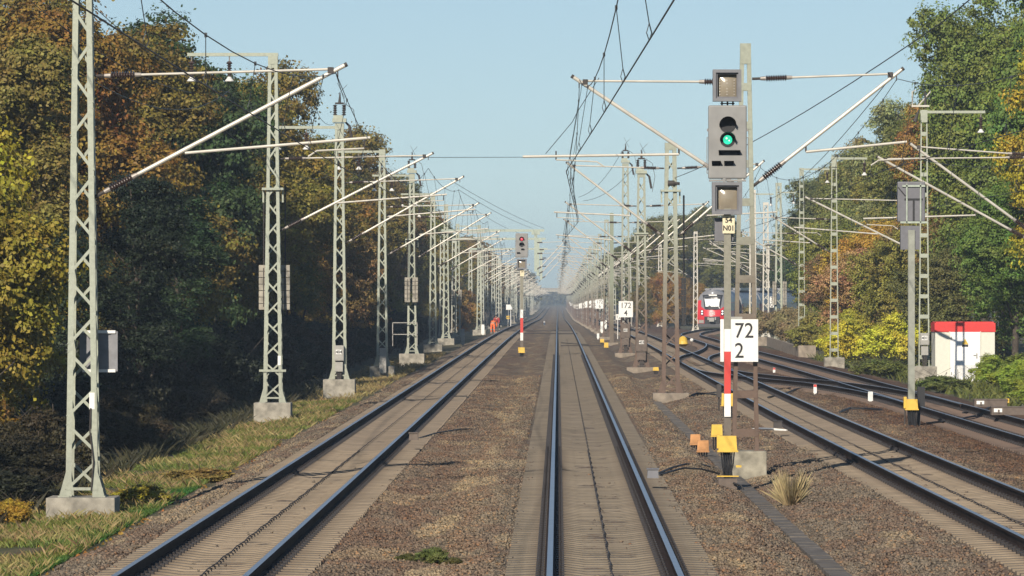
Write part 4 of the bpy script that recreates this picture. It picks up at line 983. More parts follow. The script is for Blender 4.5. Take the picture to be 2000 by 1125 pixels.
jbox('yellow cable box at the end of the point rods beside the middle track', 1184, 669, 679, 684, 345, .30, 'yellow')
jbox('lime yellow cable box behind the point rods beside the middle track', 1176, 662, 669, 673, 372, .30, 'yellow')
jbox('yellow box lying at the foot of the mast with cabinet 403', 1281, 717, 724, 727, 232, .26, 'yellow')
b = MB(); b.box((0, 0, .55), (.13, .2, .38)); b.tube([(0, 0, .36), (0, 0, -.05)], .03, 6)
o = b.build('switch_case', M['soot'], None, P(1404, 800, 160)); tag(o, 'small dark grey case on a pole behind the signal foot', 'junction box', 'trackside cable boxes')
def rail_box(label, px, py, d, m):
    p = P(px, py, d); b = MB(); b.box((0, 0, .08), (.20, .3, .15), 0, None, .9); b.box((0, 0, .165), (.22, .32, .02))
    o = b.build('rail_contact_box', M[m], None, (p.x, d, p.z)); return tag(o, label, 'junction box', 'boxes clamped beside rails')
rail_box('rusty brown box against the right rail of the left track', 808, 860, 120, 'orange_box' if 0 else 'cabinet_brown')
rail_box('dark grey box right of the middle track at the end of black cables', 1275, 934, 96, 'housing_dark')
rail_box('dark brown box against the left rail of the right-hand track', 1519, 836, 131, 'soot')
def marker(label, px, ybot, ytop, d, w, mats, name='marker_post'):
    p = P(px, ybot, d); h = (ybot - ytop) * d / F; b = MB()
    b.box((0, 0, h * .5), (w, w * .7, h), 0, None, .92)
    if len(mats) > 1: b.box((0, 0, h + .04), (w * .9, w * .6, .10), 1)
    b.box((0, 0, -.05), (w * .6, w * .5, .1)); 
    o = b.build(name, [M[k] for k in mats], None, (p.x, d, p.z), bevel=.004); return tag(o, label, 'marker', 'low marker posts')
marker('short white marker post beside the crossover rails', 1700, 783, 765, 173, .16, ('white',))
marker('small red and white fouling marker nearest the white marker post', 1592, 768, 756, 190, .12, ('white', 'red'))
marker('small red and white fouling marker farther left near the big sign', 1512, 731, 722, 240, .11, ('white', 'red'))
marker('low white post beside the middle track near the yellow boxes', 1168, 660, 651, 400, .18, ('white',))
marker('white waymark cabinet by the second signal row, tall and narrow', 1176, 648, 628, 440, .28, ('white',))
marker('white post with dark cap beside the narrow white cabinet', 1183, 640, 626, 450, .2, ('white',))
marker('tiny white post on the ballast left of the middle track', 1063, 634, 628, 520, .16, ('white',))
marker('grey box post at the verge near the second pair of weights', 904, 672, 642, 372, .24, ('cabinet',))
marker('pale box leaning on the block of the mast near the workers', 943, 652, 634, 490, .30, ('white',))
p = P(1334, 672, 330); b = MB(); b.tube([(0, -.25, 0), (0, -.25, .02), (0, -.05, .28), (0, .2, .36), (0, .25, .36)], [.30, .30, .24, .14, .02], 14)
o = b.build('point_lantern', M['yellow'], None, (p.x, 330, p.z)); tag(o, 'yellow domed point lantern cover left of the white ball signal', 'lantern')
p = P(1351, 672, 330); t = empty('ball_signal', (p.x, 330, p.z), 0, 'small round white ball signal on a short stick between the curving rails', 'signal')
bm = bmesh.new(); bmesh.ops.create_uvsphere(bm, u_segments=16, v_segments=10, radius=.11); me = bpy.data.meshes.new('disc'); bm.to_mesh(me); bm.free(); me.materials.append(M['white']); link('ball', me, t, (0, 0, .24))
MB().tube([(0, 0, -.05), (0, 0, .15)], .02, 6).build('stick', M['soot'], t)
# cable trough with concrete lids
b = MB(); yy = 58.0
while yy < 175:
    x = 3.62 - (yy - 60) * .0042; b.box((x, yy + .25, gp(x, yy) + .045 + random.uniform(-.012, .012)), (.27, .492, .09), 0, Matrix.Rotation(random.uniform(-.015, .015), 3, 'Z')); yy += .5
tag(b.build('cable_trough', M['trough']), 'dark concrete cable trough with lids, running along the gravel beside the signal', 'cable trough')
# point rods crossing the middle track and cables
for i, (pa, pb, r) in enumerate(((P(1096, 664, 372), P(1150, 668, 358), .03), (P(1096, 667, 352), P(1178, 674, 350), .035), (P(1002, 636, 470), P(1128, 640, 470), .05), (P(1000, 630, 520), P(1120, 633, 520), .05))):
    pa.z = pb.z = -.14 + float(gz(pa.y))
    o = MB().tube([pa, pb], r, 6).build('point_rod', M['soot'])
    tag(o, ['upper dark point rod running to the yellow box right of the middle track', 'lower dark point rod running to the yellow box right of the middle track', 'nearer dark rod crossing both tracks in the distance', 'farther dark rod crossing both tracks in the distance'][i], 'point rod', 'point rods')
def ground_cable(label, px, r=.02, m='black'):
    pts = []
    for x, y, h in px:
        z = -.2
        for _ in range(4):
            d = (HC - z) * F / (y - CY); X = (x - CX) * d / F; z = gp(X, d) + .03 + h
        pts.append((X, d, z))
    o = MB().tube(pts, r, 6).build('ground_cable', M[m]); return tag(o, label, 'cable', 'cables lying on the ballast')
ground_cable('white cable arching over the gravel from the ladder mast to the rail', [(1436, 851, .02), (1455, 842, .08), (1480, 837, .12), (1510, 838, .05), (1537, 841, .02)], .03, 'white')
ground_cable('black cable along the ballast from signal foot to the grey rail box', [(1400, 915, .02), (1372, 908, .05), (1340, 906, .05), (1310, 914, .02), (1285, 925, .02)])
ground_cable('second black cable bundle to the grey rail box', [(1405, 925, .02), (1370, 916, .06), (1335, 914, .04), (1288, 927, .02)])
ground_cable('black chain-like cable from the stout mast to the right', [(1350, 772, .02), (1362, 768, .05), (1380, 769, .02), (1400, 771, .03)], .03)
ground_cable('dark cable crossing the gravel from mast block to right-hand rail', [(1500, 768 + 8, .03), (1530, 770, .05), (1555, 760, .04), (1575, 757, .02)], .03)
ground_cable('dark cable from the right-hand rail up to the crossover', [(1640, 805, .03), (1660, 797, .06), (1690, 798, .05), (1722, 800, .03)], .035)
ground_cable('dark cable between the siding rails near the signal seen from behind', [(1810, 826, .04), (1840, 824, .05), (1880, 817, .04), (1905, 812, .05)], .025)
ground_cable('dark cable on the ballast from the rusty rail box', [(818, 856, .02), (850, 846, .04), (900, 838, .02), (950, 838, .02)], .018)
ground_cable('dark cable across the siding near the right edge', [(1880, 806, .05), (1920, 803, .04), (1940, 790, .05)], .025)
# point machine boxes at the right edge
def pmach(label, px, py, d, w):
    p = P(px, py, d); t = empty('point_machine', (p.x, d, p.z), 0, label, 'point machine', 'point machines at the right edge')
    b = MB(); b.box((0, 0, .12), (w, .5, .2)); b.box((0, 0, .235), (w * 1.03, .54, .03)); b.box((-w * .3, -.26, .12), (.05, .04, .1)); b.build('casing', M['cabinet_brown'], t, bevel=.01)
    MB().box((-w * .32, -.262, .15), (.22, .012, .10)).build('label_plate', M['white'], t); MB().box((w * .52, 0, .2), (.08, .4, .12)).build('end_cap', M['yellow'], t); return t
pmach('rust brown point machine with a white plate at the lower right edge', 1970, 812, 146, .95)
pmach('rust brown point machine behind the first one, under the bushes', 1934, 796, 158, .95)

# low retaining wall of concrete panels under the siding masts
b = MB(); 
for i in range(16): 
    d = 300 + i * 4.0; x = 13.15 + .012 * (d - 300); b.box((x + random.uniform(-.02, .02), d, .02), (.12, 3.92, .62))
    b.box((x - .35, 300 + 64, .02), (.8, .1, .6)) if i == 15 else None
b.box((13.55, 298.0, .05), (.95, .12, .66))
tag(b.build('retaining_wall', M['concrete_rust']), 'low brown concrete panel wall under the ladder masts beside the siding', 'wall')

# ------------------------------------------------------------------ red train on the curve
def train():
    y0 = 525.0; x0 = float(path_x(T3, y0)[0]); dxs = float((path_x(T3, y0 + 9)[0] - x0) / 9)
    t = empty('passenger_train', (x0, y0, float(gz(y0))), -math.atan(dxs), 'red and grey passenger train coming round the curve behind the big sign', 'train'); t.scale = (1, 1, .90)
    W = 1.44
    def half(z):                                   # half width by height
        if z < 1.0: return W - .06
        if z < 2.6: return W
        return W * math.sqrt(max(0.02, 1 - ((z - 2.6) / 1.62) ** 2.6))
    zs = [.55 + .1 * i for i in range(36)] + [4.1, 4.18]
    def nose(z, u):                                # how far the face lies behind the coupler plane
        return (.05 if z < 1.3 else .05 + .42 * (z - 1.3) * .62 + .10 * max(0, z - 3) ** 2) + .55 * u * u
    b = MB(); us = [-1 + .08 * i for i in range(26)]
    grid = [[(u * half(z), nose(z, u), z) for u in us] for z in zs]
    vs = [p for r in grid for p in r]; n = len(us)
    for i in range(len(zs) - 1):
        for j in range(n - 1):
            zc = (zs[i] + zs[i + 1]) / 2; uc = abs((us[j] + us[j + 1]) / 2)
            grey = zc > 2.05 + .0 and (uc < .75 or zc > 3.0) and zc > 1.9 + 1.2 * max(0, uc - .35)
            b.add([grid[i][j], grid[i][j + 1], grid[i + 1][j + 1], grid[i + 1][j]], [(0, 1, 2, 3)], 1 if grey else 0)
    L = 17.5
    for s, j in ((-1, 0), (1, n - 1)):
        for i in range(len(zs) - 1):
            a, c = grid[i][j], grid[i + 1][j]; zc = (zs[i] + zs[i + 1]) / 2
            q = [a, c, (c[0], L, c[2]), (a[0], L, a[2])]
            if s > 0: q = q[::-1]
            b.add(q, [(0, 1, 2, 3)], 1 if zc > 2.9 else 0)
    top = grid[-1]; b.add(list(top) + [(top[-1][0], L, top[-1][2]), (top[0][0], L, top[0][2])], [tuple(range(n + 1, -1, -1))], 1)
    b.build('body', [M['train_red'], M['train_grey']], t)
    def face(pts, off, m, name, par=t, dep=.03):   # a panel on the nose; pts as (x, z)
        q = MB(); f = [(x, nose(z, x / half(z)) - off, z) for x, z in pts]; bk = [(x, y + dep, z) for x, y, z in f]
        k = len(pts); q.add(f + bk, [tuple(range(k))] + [(i, (i + 1) % k, (i + 1) % k + k, i + k)[::-1] for i in range(k)]); return q.build(name, M[m], par)
    ws = face([(-.98, 3.62), (-.74, 2.12), (-.3, 2.06), (.3, 2.06), (.74, 2.12), (.98, 3.62), (.4, 3.66), (-.4, 3.66)][::-1], .10, 'train_glass', 'windscreen')
    face([(-.74, 3.2), (-.64, 2.38), (0, 2.36), (.64, 2.38), (.74, 3.2), (0, 3.22)][::-1], .14, 'reflection_patch', 'reflection_patch', ws)  # white panel painted in for light reflecting in the windscreen
    face([(-.80, 3.5), (-.78, 3.32), (0, 3.34), (.78, 3.32), (.80, 3.5), (0, 3.52)][::-1], .135, 'skirt', 'destination_display', ws)
    for s in (-1, 1):
        q = MB()
        for zz in (1.62, 1.88): q.tube([(s * .98, nose(zz, .68) - .14, zz), (s * .98, nose(zz, .68), zz)], .085, 12)
        q.build('headlight', M['lamp_white'], t)
        hb = face([(s * .84, 1.42), (s * 1.14, 1.5), (s * 1.12, 2.05), (s * .86, 2.0)][::(1 if s < 0 else -1)], .08, 'train_glass', 'headlight_housing')
        face([(s * 1.32, .62), (s * .8, .62), (s * .8, .95), (s * 1.32, .95)][::(-1 if s < 0 else 1)], .07, 'cabinet', 'bumper_pad')
    q = MB(); q.tube([(0, nose(3.82, 0) - .16, 3.82), (0, nose(3.82, 0) + .05, 3.82)], .075, 12); q.build('top_lamp', M['lamp_white'], t)
    fr = MB(); yf = nose(1.66, 0) - .06
    for (cx, cz, wx, wz) in ((0, 1.80, .52, .035), (0, 1.52, .52, .035), (-.245, 1.66, .035, .26), (.245, 1.66, .035, .26)): fr.box((cx, yf, cz), (wx, .03, wz))
    fo = fr.build('emblem', M['white'], t); text('lettering', 'DB', .25, M['white'], fo, (0, yf - .015, 1.575), .008)
    q = MB(); q.box((0, .1, .95), (1.45, .5, .75)); q.build('coupler_recess', M['black'], t)
    q = MB(); q.box((0, -.28, .95), (.36, .6, .3)); q.box((0, -.55, 1.0), (.5, .12, .42)); q.box((-.35, -.2, 1.1), (.12, .3, .3)); q.box((.35, -.2, 1.1), (.12, .3, .3)); q.build('coupler', M['cabinet'], t)
    q = MB(); q.box((0, .5, .40), (2.7, 1.2, .34), 0, None, 1.0); q.box((0, 9.0, .55), (2.6, 16, .6)); q.build('skirt', M['skirt'], t)
    q = MB(); q.box((0, 6, 4.22), (1.9, 5, .22)); q.box((0, 12.5, 4.25), (2.0, 4, .26)); q.box((-.6, 3, 4.2), (.4, 1, .2)); q.build('roof_equipment', M['train_grey'], t)
    for s in (-1, 1):
        q = MB(); q.box((s * 1.45, 9.5, 2.35), (.04, 12.5, .85)); q.build('window_band', M['train_glass'], t)
        q = MB(); q.box((s * 1.46, 3.4, 1.95), (.05, 1.2, 2.1)); q.build('door', M['train_red'], t)
    # the following carriages along the curve
    inv = t.matrix_basis.inverted() if False else None
    th = -math.atan(dxs); ca, sa = math.cos(-th), math.sin(-th)
    def loc(x, y): X, Y = x - x0, y - y0; return Vector((X * ca - Y * sa, X * sa + Y * ca, 0))
    yy = y0 + 18.2
    for k in range(3):
        pa = Vector((float(path_x(T3, yy)[0]), yy)); yn = yy + 17.0 / math.hypot(1, float(path_x(T3, yy + 8)[0] - pa.x) / 8); pb = Vector((float(path_x(T3, yn)[0]), yn))
        a, c = loc(*pa), loc(*pb); dv = (c - a).normalized(); nv = Vector((dv.y, -dv.x, 0))
        q = MB(); ring = [(-1.4, .6), (-1.44, 2.6), (-1.36, 3.2), (-1.1, 3.75), (-.5, 4.1), (.5, 4.1), (1.1, 3.75), (1.36, 3.2), (1.44, 2.6), (1.4, .6)]
        vs = [e + nv * u + Vector((0, 0, h)) for e in (a, c) for u, h in ring]; m_ = len(ring)
        for i in range(m_):
            i2 = (i + 1) % m_; q.add([vs[i], vs[i2], vs[i2 + m_], vs[i + m_]], [(0, 1, 2, 3)], 0 if i in (0, 8, 9) else 1)
        q.add(vs[:m_], [tuple(range(m_))], 1); q.add(vs[m_:], [tuple(range(m_ - 1, -1, -1))], 1)
        cr = q.build('carriage', [M['train_red'], M['train_grey']], t)
        wq = MB()
        for s in (-1, 1): wq.bar(a + dv * 1 + nv * (s * 1.45) + Vector((0, 0, 2.3)), c - dv * 1 + nv * (s * 1.45) + Vector((0, 0, 2.3)), .05, .85)
        wq.build('window_band', M['train_glass'], cr)
        rq = MB(); rq.bar(a + dv * 3 + Vector((0, 0, 4.25)), c - dv * 3 + Vector((0, 0, 4.25)), 1.9, .3); rq.build('roof_equipment', M['train_grey'], cr)
        yy = yn + .8
train()

# ------------------------------------------------------------------ two track workers bending beside the left track
def skin_obj(name, verts, edges, radii, m, parent, root_i=0, sub=1):
    me = bpy.data.meshes.new(name); me.from_pydata(verts, edges, []); o = link(name, me, parent)
    md = o.modifiers.new('skin', 'SKIN'); md.use_smooth_shade = True
    sk = me.skin_vertices[0].data
    for i, r in enumerate(radii): sk[i].radius = (r, r) if not isinstance(r, tuple) else r
    sk[root_i].use_root = True
    sb = o.modifiers.new('sub', 'SUBSURF'); sb.levels = sub; sb.render_levels = sub
    me.materials.append(m); return o
def worker(loc, rz, label, suit, jacket, bend, arms):
    t = empty('person', loc, rz, label, 'person', 'track workers')
    c, s = math.cos(R(bend)), math.sin(R(bend))
    hip = Vector((0, 0, .92)); ax = Vector((0, s, c))        # bends towards +y, away from the viewer
    ch = hip + ax * .30; sh = hip + ax * .50; nk = hip + ax * .58; hd = hip + ax * .72 + Vector((0, .03, -.02))
    V = [hip, ch, sh, nk, hd, hd + ax * .10]; E = [(0, 1), (1, 2), (2, 3), (3, 4), (4, 5)]; Rr = [.15, .16, .13, .06, .095, .07]
    for sx in (-1, 1):
        i = len(V); V += [hip + Vector((sx * .10, 0, -.06)), Vector((sx * .13, -.03, .48)), Vector((sx * .14, .02, .09)), Vector((sx * .15, -.03, .04)), Vector((sx * .16, .15, .03))]
        # feet point away from the viewer
        E += [(0, i), (i, i + 1), (i + 1, i + 2), (i + 2, i + 3), (i + 2, i + 4)]; Rr += [.10, .065, .045, .045, .04]
        j = len(V); a = arms; V += [sh + Vector((sx * .2, 0, -.01)), sh + Vector((sx * .26, a * .5, -.28)), sh + Vector((sx * .20, a, -.52)), sh + Vector((sx * .19, a + .03, -.60))]
        E += [(2, j), (j, j + 1), (j + 1, j + 2), (j + 2, j + 3)]; Rr += [.065, .05, .036, .04]
        for f in range(5):
            q = len(V); V.append(sh + Vector((sx * (.15 + .02 * f), a + .03 + .01 * f, -.68 + .012 * abs(f - 2)))); E.append((j + 3, q)); Rr.append(.010)
    skin_obj('body', V, E, Rr, M['skin'], t)
    # trousers and jacket follow the body
    V, E, Rr = [hip + Vector((0, 0, .05)), hip], [(0, 1)], [.165, .185]
    for sx in (-1, 1):
        i = len(V); V += [hip + Vector((sx * .11, 0, -.10)), Vector((sx * .135, -.03, .48)), Vector((sx * .145, .02, .10))]; E += [(1, i), (i, i + 1), (i + 1, i + 2)]; Rr += [.125, .095, .085]
    skin_obj('trousers', V, E, Rr, suit, t)
    V, E, Rr = [hip + ax * .02, ch, sh], [(0, 1), (1, 2)], [.19, .20, .17]
    for sx in (-1, 1):
        j = len(V); a = arms; V += [sh + Vector((sx * .2, 0, -.01)), sh + Vector((sx * .265, a * .5, -.28)), sh + Vector((sx * .205, a, -.50))]; E += [(2, j), (j, j + 1), (j + 1, j + 2)]; Rr += [.09, .075, .06]
    skin_obj('jacket', V, E, Rr, jacket, t)
    skin_obj('hair', [hd + ax * .03 + Vector((0, -.02, .02)), hd + ax * .12], [(0, 1)], [.105, .08], M['hair'], t)
    st = MB()
    for sx in (-1, 1):
        st.tube([(sx * .136, -.02, .30), (sx * .137, -.02, .36)], .105, 10); st.tube([(sx * .152, .05, 0), (sx * .15, .05, .09)], .07, 8)
    st.build('reflective_band', M['cabinet'], t); return t
d = 484.0; p = P(962.5, 651, d)
worker((p.x, d, p.z), R(-10), 'worker in bright orange clothing seen from behind, bending down beside the left track', M['orange_suit'], M['orange_suit'], 78, .05)
d = 488.0; p = P(972.5, 651, d)
worker((p.x, d, p.z + .05), R(160), 'worker in a dark red jacket with dark hair, bending beside the orange worker', M['skirt'], M['red_suit'], 40, .12)

# ------------------------------------------------------------------ far road bridge
bz = float(gz(2350)); t = empty('road_bridge', (0, 2350, bz), 0, 'pale concrete road bridge across the line at its hazy far end', 'bridge')
MB().box((0, 0, 7.1), (26, 9, 1.0)).build('deck', M['brick'], t); MB().box((0, -4.4, 7.9), (26, .2, .7)).build('parapet', M['concrete'], t)
for sx in (-1, 1): MB().box((sx * 10.5, 0, 3.2), (3.5, 9, 6.9)).build('abutment', M['concrete'], t)
b = MB(); 
for sx in (-1, 1): b.add([(sx * 12, -6, 0), (sx * 70, -8, 0), (sx * 70, -3, 6.5), (sx * 12, -3, 7.4), (sx * 12, 9, 0), (sx * 70, 9, 0), (sx * 70, 5, 6.5), (sx * 12, 5, 7.4)], [(0, 1, 2, 3), (3, 2, 6, 7), (7, 6, 5, 4)])
o = b.build('embankment', M['ground'], None, (0, 2350, bz - .3)); tag(o, kind='structure')

# ------------------------------------------------------------------ trees
def leaf_cloud(seed, lobes, n_cl, per, L, rc=(.30, .55), zmin=.15, fill=.12):
    """leaves gathered into sprays on the outside of every bough, with open gaps between the sprays"""
    r = np.random.default_rng(seed); c = np.array([l[:3] for l in lobes]); rad = np.array([l[3] for l in lobes])
    pr = rad ** 2; pr = pr / pr.sum(); k = r.choice(len(lobes), n_cl, p=pr)
    dv = r.normal(size=(n_cl, 3)); dv[:, 2] += .5; dv /= np.linalg.norm(dv, axis=1)[:, None]
    sp = c[k] + dv * (rad[k] * (.62 + .55 * r.random(n_cl) ** 1.3))[:, None] * np.array([1, 1, .85])
    R_ = r.uniform(rc[0], rc[1], n_cl) * r.choice([.6, 1, 1, 1.25], n_cl)
    n = n_cl * per; d2 = r.normal(size=(n, 3)); d2 /= np.linalg.norm(d2, axis=1)[:, None]
    ax = np.repeat(dv, per, 0); d2 = d2 + ax * .45 + np.array([0, 0, .15])
    ctr = np.repeat(sp, per, 0) + d2 * (np.repeat(R_, per) * (.35 + .65 * r.random(n) ** .5))[:, None] * np.array([1, 1, .62])
    nd = d2 * .8 + ax * .35 + r.normal(0, .55, ctr.shape) + np.array([0, 0, .3])
    nf = int(n * fill); kf = r.choice(len(lobes), nf, p=pr); ctr = np.concatenate([ctr, c[kf] + r.normal(0, .42, (nf, 3)) * rad[kf][:, None]]); nd = np.concatenate([nd, r.normal(size=(nf, 3))])
    nd /= np.linalg.norm(nd, axis=1)[:, None]
    a = np.cross(nd, r.normal(size=nd.shape)); a /= np.linalg.norm(a, axis=1)[:, None]; bv = np.cross(nd, a)
    s = L * r.uniform(.65, 1.3, (len(ctr), 1)); ok = ctr[:, 2] > zmin; ctr, a, bv, s, nd = ctr[ok], a[ok], bv[ok], s[ok], nd[ok]
    q = np.stack([ctr - a * s * .5, ctr - bv * s * .32 - nd * s * .07, ctr + a * s * .5, ctr + bv * s * .32 - nd * s * .07], 1)
    return q.reshape(-1, 3)
def lobes_in(seed, n, c, rad, r0, r1, shell=.55):
    r = random.Random(seed); out = []
    while len(out) < n:
        v = Vector((r.gauss(0, 1), r.gauss(0, 1), r.gauss(0, 1))).normalized() * (shell + (1 - shell) * r.random()) * r.uniform(.75, 1.08)
        out.append((c[0] + v.x * rad[0], c[1] + v.y * rad[1], c[2] + v.z * rad[2], r.uniform(r0, r1)))
    return out
def trunk_mb(seed, Ht, r0, lobes, nl=9, lean=.3):
    r = random.Random(seed); b = MB(); pts, rs = [], []
    for i in range(8):
        t = i / 7; pts.append((lean * math.sin(t * 2.2 + seed), lean * math.cos(t * 1.7 + seed) - lean, t * Ht)); rs.append(r0 * (1 - .82 * t) * (1.25 if i == 0 else 1))
    b.tube(pts, rs, 9)
    for lb in sorted(lobes, key=lambda a: r.random())[:nl]:
        k = min(6, max(1, int((lb[2] - lb[3]) / Ht * 7) - 1)); p = Vector(pts[k]); e = Vector(lb[:3]); m = p.lerp(e, .55) + Vector((r.uniform(-.3, .3), r.uniform(-.3, .3), .35))
        b.tube([p, m, e], [rs[k] * .55, rs[k] * .3, .02], 6)
        for _ in range(2): b.tube([m, m + Vector((r.uniform(-1.2, 1.2), r.uniform(-1.2, 1.2), r.uniform(.2, 1.2)))], [rs[k] * .22, .012], 5)
    return b
PROTO = {}
def make_proto(kind, seed, H_, rad, nl, r0, r1, twigs, per, L, rc=(.30, .55), zc=None, tr=.28):
    zc = zc if zc is not None else H_ - rad[2] - r1 * .5
    lb = lobes_in(seed, nl, (0, 0, zc), rad, r0, r1)
    cm = np_mesh('crown', leaf_cloud(seed, lb, twigs, per, L, rc), 4, M['foliage'])
    tm = trunk_mb(seed, H_ * .8, tr, lb, 12).mesh('trunk', M['bark'], True)
    PROTO[kind] = (cm, tm)
make_proto('oak', 11, 15.5, (3.9, 3.9, 5.8), 46, .9, 1.8, 1900, 52, .16)
make_proto('oak2', 12, 16.5, (3.6, 3.6, 6.4), 50, .8, 1.7, 1900, 52, .16, (.28, .6))
make_proto('tall', 13, 17.5, (2.8, 2.8, 7.4), 50, .7, 1.4, 1700, 50, .15)
make_proto('birch', 14, 16.0, (2.1, 2.1, 6.9), 60, .4, .85, 1500, 36, .13, (.22, .45), tr=.17)
make_proto('round', 15, 8.0, (2.9, 2.9, 3.3), 38, .6, 1.2, 1700, 50, .115, (.20, .42), tr=.18)
make_proto('sparse', 16, 9.0, (2.8, 2.8, 3.6), 44, .4, .9, 800, 32, .12, (.2, .42), tr=.16)
make_proto('bush', 17, 3.2, (1.7, 1.7, 1.15), 30, .28, .65, 1000, 40, .10, (.12, .26), tr=.05)
make_proto('shrub', 18, 1.7, (1.1, 1.1, .6), 24, .2, .42, 420, 36, .10, (.10, .2), tr=.03)
make_proto('far', 19, 15.5, (4.2, 4.2, 5.8), 34, 1.1, 2.1, 800, 22, .45, (.5, .9))
GREEN, DKGREEN, OLIVE, YELLOW, ORANGE, BROWN, PALE, PINK, LIME = (.115, .145, .026), (.045, .072, .022), (.20, .15, .032), (.34, .255, .028), (.33, .145, .025), (.20, .12, .045), (.15, .155, .065), (.27, .125, .065), (.26, .28, .035)
def tree(kind, x, d, s=1.0, c=GREEN, label='', group='', name='tree', sz=None, z=None, rz=None, cat='tree'):
    t = empty(name, (x, d, (gp(x, d) - .05) if z is None else z), random.uniform(0, 6.28) if rz is None else rz, label, cat, group)
    t.scale = (s, s, (sz or s))
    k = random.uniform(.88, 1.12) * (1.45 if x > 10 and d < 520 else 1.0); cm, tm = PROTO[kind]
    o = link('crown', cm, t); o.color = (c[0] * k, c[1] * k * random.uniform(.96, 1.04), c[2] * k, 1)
    if kind not in ('far',): link('trunk', tm, t)
    else: link('trunk', tm, t)
    return t
def mixc(a, b, t): return tuple(a[i] * (1 - t) + b[i] * t for i in range(3))

# left wood: sunlit front trees, then the long dark edge
GW = 'trees of the wood along the left track'
tree('round', -14.2, 123, 1.0, (.24, .19, .026), 'bright yellow-green tree at the left edge, in front of the wood', GW, sz=1.12)
tree('round', -16.6, 132, 1.15, YELLOW, 'taller yellow tree behind the yellow-green one at the left edge', GW, sz=1.3)
tree('bush', -13.2, 118, .95, (.28, .13, .025), 'orange-brown bush low at the left edge beside the nearest mast', 'bushes below the left wood', 'bush', sz=1.1, cat='bush')
tree('bush', -14.6, 121, 1.2, (.22, .12, .03), 'rusty bush under the yellow-green tree at the left edge', 'bushes below the left wood', 'bush', cat='bush')
tree('oak', -19.2, 150, .85, OLIVE, 'large olive-brown tree behind the nearest lattice mast', GW, sz=.80)
tree('oak2', -17.2, 165, .85, (.18, .145, .035), 'olive tree left of the second lattice mast, lower half in shade', GW, sz=.80)
tree('oak', -17.6, 186, .95, mixc(OLIVE, ORANGE, .42), 'tall tree with rust orange top left of the second lattice mast', GW, sz=1.0)
tree('oak2', -22.5, 180, 1.1, mixc(OLIVE, YELLOW, .25), 'broad yellowish olive tree high at the upper left', GW, sz=.95)
tree('tall', -15.2, 205, 1.05, (.20, .15, .032), 'olive-brown tree behind the feeder arm of the second mast', GW, sz=.95)
tree('oak', -15.8, 226, .95, (.05, .075, .024), 'dark green tree whose crown ends against the sky behind the second mast', GW, sz=1.12)
tree('oak2', -21.5, 212, 1.15, OLIVE, 'tall olive tree at the top of the wood, above the feeder arm', GW, sz=1.08)
tree('birch', -12.9, 168, .72, (.020, .032, .015), 'slim dark green tree in the shade between first and second mast', GW, sz=.62)  # this and the next two crowns: shade darkened into the leaf colour
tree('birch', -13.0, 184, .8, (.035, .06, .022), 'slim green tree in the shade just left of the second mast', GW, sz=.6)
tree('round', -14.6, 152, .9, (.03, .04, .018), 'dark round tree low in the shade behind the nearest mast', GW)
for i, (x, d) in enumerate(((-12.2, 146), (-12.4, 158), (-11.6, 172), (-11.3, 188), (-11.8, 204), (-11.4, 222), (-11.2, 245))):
    tree('bush', x - .6, d, .95, mixc((.020, .028, .015), (.055, .036, .02), .3 * (i % 3)), ['dark bush in the shade right of the nearest mast foot', 'dark bush in shade midway between first and second mast', 'dark bush in shade left of the second mast block', 'dark bush in shade behind the second mast block', 'dark bush in shade left of the third mast', 'dark bush in shade between third and fourth mast', 'dark bush in shade behind the fourth mast'][i], 'bushes below the left wood', 'bush', sz=.8 + .3 * (i % 2), cat='bush')  # near-black leaf colours carry the shade under the wood
for i, (x, d, k_) in enumerate(((-17.0, 78, 1.1), (-16.6, 92, 1.1), (-17.6, 106, 1.0))):  # unseen trees added to cast shade over the verge undergrowth
    tree('round', x, d, k_, mixc(DKGREEN, OLIVE, .5), 'unseen tree added outside the left edge to shade the brambles', GW, sz=1.15)
for i, (x, d) in enumerate(((-10.2, 97), (-10.3, 104), (-10.5, 112), (-10.9, 121), (-10.7, 130), (-10.9, 138), (-12.0, 110), (-12.3, 128))):
    tree('bush', x, d, .62, mixc((.022, .028, .015), (.06, .042, .02), .2 + .3 * (i % 3)), 'dark bramble bush in the shade behind the nearest mast', 'brambles at the foot of the left wood', 'bush', sz=.34 + .12 * (i % 3), cat='bush')  # bramble colours lowered so the shade is partly in the leaves
for i in range(20):
    d = 232 + i * 13 + (i % 3) * 3
    tree('round' if i % 2 else 'bush', -12.6 - .8 * (i % 2), d, .62 if i % 2 else 1.0, mixc((.020, .028, .015), (.055, .038, .02), .5 * (i % 3)), 'dark bush filling the shade behind the farther left masts', 'bushes below the left wood', 'bush', sz=.5 if i % 2 else 1.0, cat='bush')  # dark fill: the wood's shade is put into these leaf colours
rr = random.Random(21); n = 0
for row, (xc, step, d0) in enumerate(((-15.4, 9.5, 244), (-20.5, 10.5, 236), (-26.5, 14, 200))):
    d = d0
    while d < (760 if row < 2 else 420):
        c = rr.choice([OLIVE, OLIVE, BROWN, mixc(OLIVE, GREEN, .6), GREEN, mixc(OLIVE, ORANGE, .35), mixc(OLIVE, YELLOW, .3)])
        kind = rr.choice(['oak', 'oak2', 'tall', 'oak', 'birch' if row == 0 else 'oak2']); k = rr.uniform(.85, 1.05) * (1.0 if d < 500 else .95)
        zone = 'behind third to fifth mast' if d < 300 else 'behind the middle masts' if d < 480 else 'far down the row of masts'
        shade = 'front edge' if row == 0 else 'back'
        tree(kind, xc + rr.uniform(-.9, .9) + (.8 if kind in ('tall', 'birch') and row == 0 else 0), d, k, c, 'olive-brown tree, %s of left wood, %s' % (shade, zone), GW, sz=k * rr.uniform(.92, 1.05)); n += 1
        d += step * rr.uniform(.8, 1.25) * (1 if d < 480 else 1.5)
